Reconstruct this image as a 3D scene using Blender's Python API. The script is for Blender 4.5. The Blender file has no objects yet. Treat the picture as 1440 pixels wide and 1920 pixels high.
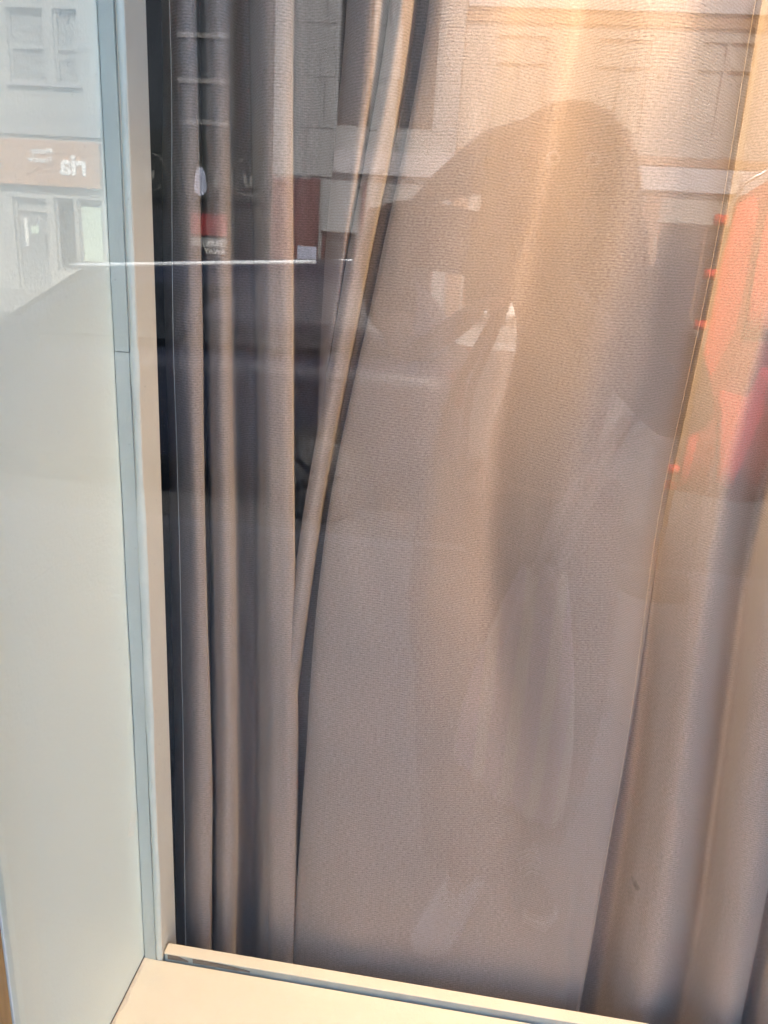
import bpy, bmesh, math, random
from mathutils import Vector, Matrix, noise

random.seed(7)
scene = bpy.context.scene
COL = scene.collection
R = math.radians

# ------------------------------------------------------------------ camera
cam_data = bpy.data.cameras.new('camera')
cam = bpy.data.objects.new('camera', cam_data)
COL.objects.link(cam)
CAM = Vector((0.0, -0.565, 1.42))
rot = Matrix(((0.9891, -0.101397, 0.106773), (0.133476, 0.311218, -0.940918), (0.062177, 0.944914, 0.32136)))
cam.matrix_world = Matrix.Translation(CAM) @ rot.to_4x4()
cam_data.sensor_fit = 'VERTICAL'
cam_data.sensor_height = 24.0
cam_data.lens = 24.0 * 1442.0 / 1920.0
cam_data.clip_start = 0.005
cam_data.clip_end = 2000.0
scene.camera = cam

# ------------------------------------------------------------------ sky, sun, exposure
SUN_EL, SUN_AZ = 46.0, 20.0          # sun stands behind the shop, high, a little to the right
world = bpy.data.worlds.new('World')
scene.world = world
world.use_nodes = True
wn, wl = world.node_tree.nodes, world.node_tree.links
wn.clear()
sky = wn.new('ShaderNodeTexSky')
sky.sky_type = 'NISHITA'
sky.sun_disc = False
sky.air_density = 0.75          # pale summer haze rather than a deep blue sky
sky.dust_density = 4.0
sky.ozone_density = 0.4
sky.sun_elevation = R(SUN_EL)
sky.sun_rotation = R(SUN_AZ)
bg = wn.new('ShaderNodeBackground')
bg.inputs['Strength'].default_value = 0.15
wo = wn.new('ShaderNodeOutputWorld')
wl.new(sky.outputs['Color'], bg.inputs['Color'])
wl.new(bg.outputs['Background'], wo.inputs['Surface'])

sun_data = bpy.data.lights.new('sun', 'SUN')
sun_data.energy = 3.0
sun_data.angle = R(0.5)
sun_data.color = (1.0, 0.95, 0.87)
sun = bpy.data.objects.new('sun', sun_data)
COL.objects.link(sun)
to_sun = Vector((math.sin(R(SUN_AZ)) * math.cos(R(SUN_EL)), math.cos(R(SUN_AZ)) * math.cos(R(SUN_EL)), math.sin(R(SUN_EL))))
sun.rotation_euler = to_sun.to_track_quat('Z', 'Y').to_euler()
sun.location = to_sun * 40

vs = scene.view_settings
vs.view_transform = 'Standard'
vs.look = 'None'
vs.exposure = 2.72
vs.gamma = 1.0
vs.use_curve_mapping = False
scene.render.engine = 'CYCLES'
scene.cycles.use_denoising = True
scene.cycles.use_adaptive_sampling = True
scene.cycles.adaptive_threshold = 0.035
scene.cycles.adaptive_min_samples = 24
scene.cycles.max_bounces = 8
scene.cycles.diffuse_bounces = 4
scene.cycles.glossy_bounces = 3
scene.cycles.transparent_max_bounces = 16
scene.cycles.sample_clamp_indirect = 6.0
scene.cycles.caustics_reflective = False
scene.cycles.caustics_refractive = False

# ------------------------------------------------------------------ helpers
def tag(o, label=None, cat=None, group=None, kind=None):
    if label: o['label'] = label
    if cat: o['category'] = cat
    if group: o['group'] = group
    if kind: o['kind'] = kind
    return o

def empty(name, loc=(0, 0, 0)):
    o = bpy.data.objects.new(name, None)
    o.location = loc
    o.empty_display_size = 0.1
    COL.objects.link(o)
    return o

def link_mesh(name, me, mat=None, parent=None, smooth=False):
    o = bpy.data.objects.new(name, me)
    COL.objects.link(o)
    if mat is not None and len(me.materials) == 0:
        me.materials.append(mat)
    if smooth:
        for p in me.polygons: p.use_smooth = True
    if parent is not None:
        o.parent = parent
        pw = parent.location.copy()
        pp = parent.parent
        while pp is not None:
            pw += pp.location
            pp = pp.parent
        o.location = -pw
    return o

def bm_obj(name, bm, mat=None, parent=None, smooth=False):
    me = bpy.data.meshes.new(name)
    bmesh.ops.recalc_face_normals(bm, faces=bm.faces)
    bm.to_mesh(me)
    bm.free()
    return link_mesh(name, me, mat, parent, smooth)

def add_box(bm, x0, x1, y0, y1, z0, z1, bev=0.0):
    r = bmesh.ops.create_cube(bm, size=1.0)
    vv = r['verts']
    for v in vv:
        v.co = Vector((x0 + (v.co.x + .5) * (x1 - x0), y0 + (v.co.y + .5) * (y1 - y0), z0 + (v.co.z + .5) * (z1 - z0)))
    if bev > 0:
        es = set()
        for v in vv: es.update(v.link_edges)
        bmesh.ops.bevel(bm, geom=list(es), offset=bev, segments=2, affect='EDGES', profile=0.6)

def box(name, dims, mat, parent=None, bev=0.0):
    bm = bmesh.new()
    add_box(bm, *dims, bev=bev)
    return bm_obj(name, bm, mat, parent)

def add_tube(bm, pts, radii, seg=10, caps=True):
    pts = [Vector(p) for p in pts]
    if not isinstance(radii, (list, tuple)): radii = [radii] * len(pts)
    rings = []
    ref = None
    for i, p in enumerate(pts):
        a = pts[max(i - 1, 0)]; b = pts[min(i + 1, len(pts) - 1)]
        t = (b - a).normalized()
        if ref is None:
            ref = Vector((1, 0, 0)) if abs(t.x) < .8 else Vector((0, 0, 1))
        u = (ref - t * ref.dot(t)).normalized()
        w = t.cross(u)
        ref = u
        rings.append([bm.verts.new(p + (u * math.cos(2 * math.pi * k / seg) + w * math.sin(2 * math.pi * k / seg)) * radii[i]) for k in range(seg)])
    for i in range(len(rings) - 1):
        for k in range(seg):
            bm.faces.new((rings[i][k], rings[i][(k + 1) % seg], rings[i + 1][(k + 1) % seg], rings[i + 1][k]))
    if caps:
        bm.faces.new(rings[0][::-1]); bm.faces.new(rings[-1])

def tube(name, pts, radii, mat, parent=None, seg=10):
    bm = bmesh.new()
    add_tube(bm, pts, radii, seg)
    return bm_obj(name, bm, mat, parent, smooth=True)

def prism(name, outline, axis, a, b, mat, parent=None, bev=0.0):
    """outline: 2-D points; axis 'y' -> (x,z) extruded over y, 'x' -> (y,z), 'z' -> (x,y)"""
    bm = bmesh.new()
    def p3(p, t):
        return {'y': (p[0], t, p[1]), 'x': (t, p[0], p[1]), 'z': (p[0], p[1], t)}[axis]
    va = [bm.verts.new(p3(p, a)) for p in outline]
    vb = [bm.verts.new(p3(p, b)) for p in outline]
    n = len(outline)
    bm.faces.new(va); bm.faces.new(vb[::-1])
    for i in range(n):
        bm.faces.new((va[i], vb[i], vb[(i + 1) % n], va[(i + 1) % n]))
    if bev > 0:
        bmesh.ops.bevel(bm, geom=bm.edges[:], offset=bev, segments=2, affect='EDGES')
    return bm_obj(name, bm, mat, parent)

def text_mesh(name, body, size, loc, mat, parent, rotz=0.0, depth=0.012, offset=0.0, align='CENTER'):
    cu = bpy.data.curves.new(name, 'FONT')
    cu.body = body; cu.size = size; cu.extrude = depth; cu.offset = offset
    cu.align_x = align; cu.align_y = 'BOTTOM_BASELINE'
    tmp = bpy.data.objects.new(name, cu)
    COL.objects.link(tmp)
    dg = bpy.context.evaluated_depsgraph_get()
    me = bpy.data.meshes.new_from_object(tmp.evaluated_get(dg))
    bpy.data.objects.remove(tmp); bpy.data.curves.remove(cu)
    me.transform(Matrix.Translation(loc) @ Matrix.Rotation(rotz, 4, 'Z') @ Matrix.Rotation(R(90), 4, 'X'))
    me.materials.clear()
    return link_mesh(name, me, mat, parent)

# ------------------------------------------------------------------ materials
def new_mat(name):
    m = bpy.data.materials.new(name)
    m.use_nodes = True
    return m, m.node_tree.nodes, m.node_tree.links, m.node_tree.nodes['Principled BSDF']

def mat(name, col, rough=0.6, var=0.06, scale=6.0, bump=0.0, bscale=80.0, metal=0.0, spec=0.5, coat=0.0, col2=None):
    m, n, l, p = new_mat(name)
    p.inputs['Roughness'].default_value = rough
    p.inputs['Metallic'].default_value = metal
    p.inputs['Specular IOR Level'].default_value = spec
    p.inputs['Coat Weight'].default_value = coat
    tc = n.new('ShaderNodeTexCoord')
    nz = n.new('ShaderNodeTexNoise')
    nz.inputs['Scale'].default_value = scale
    nz.inputs['Detail'].default_value = 6
    nz.inputs['Roughness'].default_value = 0.6
    l.new(tc.outputs['Object'], nz.inputs['Vector'])
    rp = n.new('ShaderNodeValToRGB')
    rp.color_ramp.elements[0].position = 0.3
    rp.color_ramp.elements[1].position = 0.7
    a = [max(0, c * (1 - var)) for c in col]
    b = [min(1, c * (1 + var)) for c in (col2 or col)]
    rp.color_ramp.elements[0].color = (*a, 1)
    rp.color_ramp.elements[1].color = (*b, 1)
    l.new(nz.outputs['Fac'], rp.inputs['Fac'])
    l.new(rp.outputs['Color'], p.inputs['Base Color'])
    if bump > 0:
        nb = n.new('ShaderNodeTexNoise')
        nb.inputs['Scale'].default_value = bscale
        nb.inputs['Detail'].default_value = 3
        l.new(tc.outputs['Object'], nb.inputs['Vector'])
        bp = n.new('ShaderNodeBump')
        bp.inputs['Strength'].default_value = bump
        bp.inputs['Distance'].default_value = 0.002
        l.new(nb.outputs['Fac'], bp.inputs['Height'])
        l.new(bp.outputs['Normal'], p.inputs['Normal'])
    return m

def glass_mat(name, tint, dirt=0.0):
    """float glass: mirror reflection by Fresnel (Schlick), the rest passes straight through with a slight tint; a film of dust"""
    m, n, l, p = new_mat(name)
    n.remove(p)
    out = n['Material Output']
    geo = n.new('ShaderNodeNewGeometry')
    dot = n.new('ShaderNodeVectorMath'); dot.operation = 'DOT_PRODUCT'
    l.new(geo.outputs['Normal'], dot.inputs[0]); l.new(geo.outputs['Incoming'], dot.inputs[1])
    ab = n.new('ShaderNodeMath'); ab.operation = 'ABSOLUTE'
    l.new(dot.outputs['Value'], ab.inputs[0])
    om = n.new('ShaderNodeMath'); om.operation = 'SUBTRACT'; om.inputs[0].default_value = 1.0
    l.new(ab.outputs[0], om.inputs[1])
    pw = n.new('ShaderNodeMath'); pw.operation = 'POWER'; pw.inputs[1].default_value = 5.0
    l.new(om.outputs[0], pw.inputs[0])
    ma = n.new('ShaderNodeMath'); ma.operation = 'MULTIPLY_ADD'; ma.inputs[1].default_value = 0.955; ma.inputs[2].default_value = 0.045
    l.new(pw.outputs[0], ma.inputs[0])
    tr = n.new('ShaderNodeBsdfTransparent'); tr.inputs['Color'].default_value = (*tint, 1)
    gl = n.new('ShaderNodeBsdfGlossy'); gl.inputs['Roughness'].default_value = 0.0
    mx = n.new('ShaderNodeMixShader')
    l.new(ma.outputs[0], mx.inputs['Fac']); l.new(tr.outputs[0], mx.inputs[1]); l.new(gl.outputs[0], mx.inputs[2])
    last = mx
    if dirt > 0:
        tc = n.new('ShaderNodeTexCoord')
        mp = n.new('ShaderNodeMapping'); mp.inputs['Scale'].default_value = (1.0, 1.0, 0.55); mp.inputs['Rotation'].default_value = (0, 0.5, 0)
        l.new(tc.outputs['Object'], mp.inputs['Vector'])
        nz = n.new('ShaderNodeTexNoise'); nz.inputs['Scale'].default_value = 5.0; nz.inputs['Detail'].default_value = 8; nz.inputs['Distortion'].default_value = 1.2
        l.new(mp.outputs[0], nz.inputs['Vector'])
        r1 = n.new('ShaderNodeMapRange'); r1.inputs['From Min'].default_value = 0.45; r1.inputs['From Max'].default_value = 0.8
        r1.inputs['To Min'].default_value = dirt * 0.25; r1.inputs['To Max'].default_value = dirt
        l.new(nz.outputs['Fac'], r1.inputs['Value'])
        # dust specks
        vo = n.new('ShaderNodeTexVoronoi'); vo.inputs['Scale'].default_value = 70.0
        l.new(tc.outputs['Object'], vo.inputs['Vector'])
        lt = n.new('ShaderNodeMath'); lt.operation = 'LESS_THAN'; lt.inputs[1].default_value = 0.055
        l.new(vo.outputs['Distance'], lt.inputs[0])
        sm = n.new('ShaderNodeMath'); sm.operation = 'MULTIPLY_ADD'; sm.inputs[1].default_value = 0.10
        l.new(lt.outputs[0], sm.inputs[0]); l.new(r1.outputs[0], sm.inputs[2])
        df = n.new('ShaderNodeBsdfDiffuse'); df.inputs['Color'].default_value = (0.72, 0.72, 0.70, 1)
        m2 = n.new('ShaderNodeMixShader')
        l.new(sm.outputs[0], m2.inputs['Fac']); l.new(mx.outputs[0], m2.inputs[1]); l.new(df.outputs[0], m2.inputs[2])
        last = m2
    l.new(last.outputs[0], out.inputs['Surface'])
    return m

def cloth_mat():
    """coarse ribbed beige furnishing fabric; UV is in metres along the cloth"""
    m, n, l, p = new_mat('curtain_fabric')
    out = n['Material Output']
    uv = n.new('ShaderNodeUVMap'); uv.uv_map = 'cloth'
    sep = n.new('ShaderNodeSeparateXYZ'); l.new(uv.outputs['UV'], sep.inputs[0])
    # ribs across the cloth, slightly wandering
    nz0 = n.new('ShaderNodeTexNoise'); nz0.inputs['Scale'].default_value = 22.0; nz0.inputs['Detail'].default_value = 4
    l.new(uv.outputs['UV'], nz0.inputs['Vector'])
    wob = n.new('ShaderNodeMath'); wob.operation = 'MULTIPLY_ADD'; wob.inputs[1].default_value = 0.006
    l.new(nz0.outputs['Fac'], wob.inputs[0]); l.new(sep.outputs['Y'], wob.inputs[2])
    def wave(src, pitch):
        mu = n.new('ShaderNodeMath'); mu.operation = 'MULTIPLY'; mu.inputs[1].default_value = 2 * math.pi / pitch
        l.new(src, mu.inputs[0])
        si = n.new('ShaderNodeMath'); si.operation = 'SINE'; l.new(mu.outputs[0], si.inputs[0])
        return si
    rib = wave(wob.outputs[0], 0.0034)
    warp = wave(sep.outputs['X'], 0.0026)
    # thread speckle
    mp = n.new('ShaderNodeMapping'); mp.inputs['Scale'].default_value = (260.0, 620.0, 1.0)
    l.new(uv.outputs['UV'], mp.inputs['Vector'])
    sp = n.new('ShaderNodeTexNoise'); sp.inputs['Scale'].default_value = 1.0; sp.inputs['Detail'].default_value = 2
    l.new(mp.outputs[0], sp.inputs['Vector'])
    big = n.new('ShaderNodeTexNoise'); big.inputs['Scale'].default_value = 4.0; big.inputs['Detail'].default_value = 5
    l.new(uv.outputs['UV'], big.inputs['Vector'])
    s1 = n.new('ShaderNodeMath'); s1.operation = 'MULTIPLY_ADD'; s1.inputs[1].default_value = 0.07; s1.inputs[2].default_value = 0.0
    l.new(rib.outputs[0], s1.inputs[0])
    s2 = n.new('ShaderNodeMath'); s2.operation = 'MULTIPLY_ADD'; s2.inputs[1].default_value = 0.03
    l.new(warp.outputs[0], s2.inputs[0]); l.new(s1.outputs[0], s2.inputs[2])
    s3 = n.new('ShaderNodeMath'); s3.operation = 'MULTIPLY_ADD'; s3.inputs[1].default_value = 0.80
    l.new(sp.outputs['Fac'], s3.inputs[0]); l.new(s2.outputs[0], s3.inputs[2])
    s4 = n.new('ShaderNodeMath'); s4.operation = 'MULTIPLY_ADD'; s4.inputs[1].default_value = 0.12
    l.new(big.outputs['Fac'], s4.inputs[0]); l.new(s3.outputs[0], s4.inputs[2])
    rp = n.new('ShaderNodeValToRGB')
    rp.color_ramp.elements[0].position = 0.20; rp.color_ramp.elements[0].color = (0.205, 0.170, 0.166, 1)
    rp.color_ramp.elements[1].position = 0.76; rp.color_ramp.elements[1].color = (0.465, 0.395, 0.382, 1)
    l.new(s4.outputs[0], rp.inputs['Fac'])
    # a small dark stain in the weave, with a run below it
    tco = n.new('ShaderNodeTexCoord'); so = n.new('ShaderNodeSeparateXYZ'); l.new(tco.outputs['Object'], so.inputs[0])
    nst = n.new('ShaderNodeTexNoise'); nst.inputs['Scale'].default_value = 160.0; l.new(tco.outputs['Object'], nst.inputs['Vector'])
    def spot(cx, cz, rx, rz, amt):
        dx = n.new('ShaderNodeMath'); dx.operation = 'SUBTRACT'; dx.inputs[1].default_value = cx; l.new(so.outputs['X'], dx.inputs[0])
        dz = n.new('ShaderNodeMath'); dz.operation = 'SUBTRACT'; dz.inputs[1].default_value = cz; l.new(so.outputs['Z'], dz.inputs[0])
        cv = n.new('ShaderNodeCombineXYZ')
        ex = n.new('ShaderNodeMath'); ex.operation = 'DIVIDE'; ex.inputs[1].default_value = rx; l.new(dx.outputs[0], ex.inputs[0])
        ez = n.new('ShaderNodeMath'); ez.operation = 'DIVIDE'; ez.inputs[1].default_value = rz; l.new(dz.outputs[0], ez.inputs[0])
        l.new(ex.outputs[0], cv.inputs[0]); l.new(ez.outputs[0], cv.inputs[1]); 
        ln = n.new('ShaderNodeVectorMath'); ln.operation = 'LENGTH'; l.new(cv.outputs[0], ln.inputs[0])
        ad = n.new('ShaderNodeMath'); ad.operation = 'ADD'; l.new(ln.outputs['Value'], ad.inputs[0]); l.new(nst.outputs['Fac'], ad.inputs[1])
        mr = n.new('ShaderNodeMapRange'); mr.inputs['From Min'].default_value = .7; mr.inputs['From Max'].default_value = 1.5
        mr.inputs['To Min'].default_value = amt; mr.inputs['To Max'].default_value = 0.0; l.new(ad.outputs[0], mr.inputs['Value'])
        return mr.outputs[0]
    sa = spot(0.3060, 0.5450, .0055, .0085, .62); sb = spot(0.3040, 0.5210, .0045, .020, .22)
    sm_ = n.new('ShaderNodeMath'); sm_.operation = 'MAXIMUM'; l.new(sa, sm_.inputs[0]); l.new(sb, sm_.inputs[1])
    stain = n.new('ShaderNodeMixRGB'); stain.inputs['Color2'].default_value = (.05, .045, .04, 1)
    l.new(sm_.outputs[0], stain.inputs['Fac']); l.new(rp.outputs['Color'], stain.inputs['Color1'])
    bp = n.new('ShaderNodeBump'); bp.inputs['Strength'].default_value = 0.5; bp.inputs['Distance'].default_value = 0.0006
    l.new(s4.outputs[0], bp.inputs['Height'])
    p.inputs['Roughness'].default_value = 0.85
    p.inputs['Specular IOR Level'].default_value = 0.25
    p.inputs['Sheen Weight'].default_value = 0.25
    p.inputs['Sheen Roughness'].default_value = 0.5
    p.inputs['Sheen Tint'].default_value = (1.0, 0.9, 0.8, 1)
    l.new(stain.outputs['Color'], p.inputs['Base Color'])
    l.new(bp.outputs['Normal'], p.inputs['Normal'])
    tl = n.new('ShaderNodeBsdfTranslucent')
    tl.inputs['Color'].default_value = (0.55, 0.28, 0.12, 1)
    mx = n.new('ShaderNodeMixShader'); mx.inputs['Fac'].default_value = 0.07
    l.new(p.outputs[0], mx.inputs[1]); l.new(tl.outputs[0], mx.inputs[2])
    l.new(mx.outputs[0], out.inputs['Surface'])
    return m

def wood_mat(name, c1, c2):
    m, n, l, p = new_mat(name)
    tc = n.new('ShaderNodeTexCoord')
    mp = n.new('ShaderNodeMapping'); mp.inputs['Scale'].default_value = (30, 30, 1.6)
    l.new(tc.outputs['Object'], mp.inputs['Vector'])
    nz = n.new('ShaderNodeTexNoise'); nz.inputs['Scale'].default_value = 3; nz.inputs['Detail'].default_value = 7; nz.inputs['Distortion'].default_value = .6
    l.new(mp.outputs[0], nz.inputs['Vector'])
    rp = n.new('ShaderNodeValToRGB')
    rp.color_ramp.elements[0].position = .3; rp.color_ramp.elements[0].color = (*c1, 1)
    rp.color_ramp.elements[1].position = .7; rp.color_ramp.elements[1].color = (*c2, 1)
    l.new(nz.outputs['Fac'], rp.inputs['Fac']); l.new(rp.outputs['Color'], p.inputs['Base Color'])
    p.inputs['Roughness'].default_value = .45
    return m

def peeling_mat(name, paint, under, lo=0.52, hi=0.55, scale=(14, 14, 30)):
    m, n, l, p = new_mat(name)
    tc = n.new('ShaderNodeTexCoord')
    mp = n.new('ShaderNodeMapping'); mp.inputs['Scale'].default_value = scale
    l.new(tc.outputs['Object'], mp.inputs['Vector'])
    nz = n.new('ShaderNodeTexNoise'); nz.inputs['Scale'].default_value = 1; nz.inputs['Detail'].default_value = 5
    l.new(mp.outputs[0], nz.inputs['Vector'])
    rp = n.new('ShaderNodeValToRGB')
    rp.color_ramp.elements[0].position = lo; rp.color_ramp.elements[0].color = (*paint, 1)
    rp.color_ramp.elements[1].position = hi; rp.color_ramp.elements[1].color = (*under, 1)
    l.new(nz.outputs['Fac'], rp.inputs['Fac']); l.new(rp.outputs['Color'], p.inputs['Base Color'])
    p.inputs['Roughness'].default_value = .6
    return m

def emit_mat(name, col, strength):
    m, n, l, p = new_mat(name)
    p.inputs['Base Color'].default_value = (*col, 1)
    p.inputs['Emission Color'].default_value = (*col, 1)
    p.inputs['Emission Strength'].default_value = strength
    return m

def red_flag_mat():
    m, n, l, p = new_mat('flag_red_cloth')
    out = n['Material Output']
    p.inputs['Base Color'].default_value = (0.92, 0.075, 0.06, 1)
    p.inputs['Roughness'].default_value = 0.6
    tl = n.new('ShaderNodeBsdfTranslucent'); tl.inputs['Color'].default_value = (0.85, 0.06, 0.03, 1)
    mx = n.new('ShaderNodeMixShader'); mx.inputs['Fac'].default_value = 0.15
    l.new(p.outputs[0], mx.inputs[1]); l.new(tl.outputs[0], mx.inputs[2]); l.new(mx.outputs[0], out.inputs['Surface'])
    return m

M = {
    'panel': mat('mint_white_wall_paint', (0.82, 0.91, 0.89), .5, .02, 3, .22, 200),
    'strip': mat('grey_painted_strip', (0.60, 0.655, 0.65), .5, .03, 12, .25, 120),
    'bead': mat('glossy_white_sealant', (0.70, 0.76, 0.75), .25, .05, 30, .4, 90),
    'post': mat('cream_painted_post', (0.72, 0.68, 0.61), .55, .03, 8, .2, 150),
    'sill': mat('cream_sill_paint', (0.88, 0.83, 0.72), .5, .06, 7, .4, 180),
    'caulk': mat('dirty_white_caulk', (0.74, 0.68, 0.60), .7, .12, 60, .5, 150),
    'crack': mat('dark_joint', (0.03, 0.035, 0.05), .9),
    'ledge_shade': mat('shaded_ledge_front', (0.42, 0.47, 0.48), .6, .1, 30),  # bluish shade of the upright front put into its colour
    'oak': wood_mat('varnished_oak', (0.34, 0.17, 0.05), (0.50, 0.28, 0.10)),
    'pane': glass_mat('shop_window_glass', (0.965, 0.99, 0.972), 0.011),
    'cloth': cloth_mat(),
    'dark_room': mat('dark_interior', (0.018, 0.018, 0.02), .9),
    'render_cream': mat('cream_render', (0.52, 0.48, 0.42), .85, .06, 2, .5, 30),
    'metal': mat('brushed_metal', (0.45, 0.45, 0.46), .35, .03, 40, metal=1.0),
    'black': mat('black_metal', (0.02, 0.02, 0.022), .45),
    'white': mat('white_paint', (0.78, 0.78, 0.76), .5, .03),
    'asphalt': mat('asphalt', (0.055, 0.055, 0.058), .9, .25, 14, .8, 220),
    'line': mat('road_line_paint', (0.72, 0.71, 0.68), .7, .08, 20),
    'slab': mat('paving_slab', (0.22, 0.215, 0.205), .85, .14, 7, .6, 150),
    'kerb': mat('granite_kerb', (0.28, 0.28, 0.28), .8, .15, 40, .4, 90),
    'pale_render': mat('pale_grey_render', (0.30, 0.30, 0.29), .85, .05, 1.5, .4, 40),
    'grey_band': mat('grey_stucco_band', (0.26, 0.26, 0.26), .8, .06, 2),
    'orange': mat('orange_fascia', (0.40, 0.22, 0.115), .45, .03),
    'stone': mat('blue_grey_stone', (0.22, 0.232, 0.245), .7, .07, 3, .4, 60),
    'string': mat('pale_string_course', (0.31, 0.31, 0.335), .7, .05, 2),
    'brown': mat('brown_brickwork', (0.20, 0.115, 0.07), .85, .12, 8, .5, 60),
    'tan': mat('tan_render', (0.25, 0.23, 0.21), .85, .07, 2, .4, 40),
    'maroon': mat('maroon_panel', (0.085, 0.022, 0.02), .5, .06),
    'shopgrey': mat('grey_shop_panel', (0.19, 0.195, 0.20), .55, .06),
    'darkfront': mat('black_green_shopfront', (0.016, 0.018, 0.016), .35, .1),
    'darkred': mat('dark_red_stripe', (0.20, 0.02, 0.02), .5),
    'window': mat('dark_window_pane', (0.02, 0.024, 0.03), .05, .05, spec=.6),
    'greenposter': mat('pale_green_poster', (0.42, 0.52, 0.42), .6, .08, 9),
    'paper': mat('printed_paper', (0.78, 0.78, 0.66), .6, .5, 14),
    'bluewhite': mat('pale_blue_sign', (0.32, 0.35, 0.46), .5),
    'roof': mat('slate_roof', (0.08, 0.085, 0.09), .7, .2, 10),
    'carpaint': mat('navy_car_paint', (0.012, 0.016, 0.035), .5, .02, coat=.12),
    'tyre': mat('tyre_rubber', (0.02, 0.02, 0.02), .9),
    'rim': mat('alloy_rim', (0.10, 0.10, 0.105), .5, metal=.3),
    'chrome': mat('polished_rail', (0.85, 0.87, 0.9), .12, metal=1.0),
    'lens': mat('lamp_lens', (0.7, 0.72, 0.75), .1),
    'redlens': mat('tail_lamp_lens', (0.06, 0.004, 0.004), .15),
    'peeled': mat('bare_brown_filler', (0.20, 0.165, 0.135), .8, .15, 60),
    'flag_red': red_flag_mat(),
    'flag_dark': mat('flag_dark_red_cloth', (0.34, 0.045, 0.035), .8, .1, 30),
    'skin': mat('skin', (0.42, 0.24, 0.17), .5, .06, 12),
    'hair': mat('dark_brown_hair', (0.020, 0.014, 0.010), .5, .3, 60, .6, 160),
    'jacket': mat('brown_jacket_cloth', (0.045, 0.030, 0.022), .9, .15, 25, .4, 300),
    'trouser': mat('pale_trouser_cloth', (0.34, 0.31, 0.33), .85, .05),
    'shoe': mat('white_shoe', (0.82, 0.83, 0.86), .5, .08, 30),
    'bag': mat('brown_leather', (0.05, 0.026, 0.016), .5, .1, 20),
    'bar_grey': mat('grey_window_bar', (0.13, 0.13, 0.135), .6),
    'emblem': mat('dull_emblem_paint', (0.13, 0.13, 0.12), .6),
    'sky_glint_rail': mat('rail_sky_reflection', (0.80, 0.84, 0.90), .3),  # bluish white: the sky's reflection along the rail painted into its colour
    'tan_blind': mat('tan_blind_pane', (0.22, 0.205, 0.185), .5),
    'blind': mat('net_curtained_pane', (0.23, 0.23, 0.225), .4),
    'seam': mat('seam_thread', (0.40, 0.33, 0.28), .9),
    'bulb': emit_mat('lamp_lens_lit', (1.0, 0.60, 0.28), 6.0),
}

def striped(name, c1, c2, pitch):
    m, n, l, p = new_mat(name)
    tc = n.new('ShaderNodeTexCoord')
    sp = n.new('ShaderNodeSeparateXYZ'); l.new(tc.outputs['Object'], sp.inputs[0])
    mu = n.new('ShaderNodeMath'); mu.operation = 'MULTIPLY'; mu.inputs[1].default_value = 2 * math.pi / pitch
    l.new(sp.outputs['X'], mu.inputs[0])
    si = n.new('ShaderNodeMath'); si.operation = 'SINE'; l.new(mu.outputs[0], si.inputs[0])
    rp = n.new('ShaderNodeValToRGB')
    rp.color_ramp.elements[0].position = .1; rp.color_ramp.elements[0].color = (*c1, 1)
    rp.color_ramp.elements[1].position = .6; rp.color_ramp.elements[1].color = (*c2, 1)
    l.new(si.outputs[0], rp.inputs['Fac']); l.new(rp.outputs['Color'], p.inputs['Base Color'])
    p.inputs['Roughness'].default_value = .85
    return m
M['stripes'] = striped('striped_trouser_cloth', (.055, .045, .045), (.085, .075, .075), .09)
M['tote_stripe'] = striped('striped_tote_cloth', (.62, .50, .68), (.93, .92, .78), .058)

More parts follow.
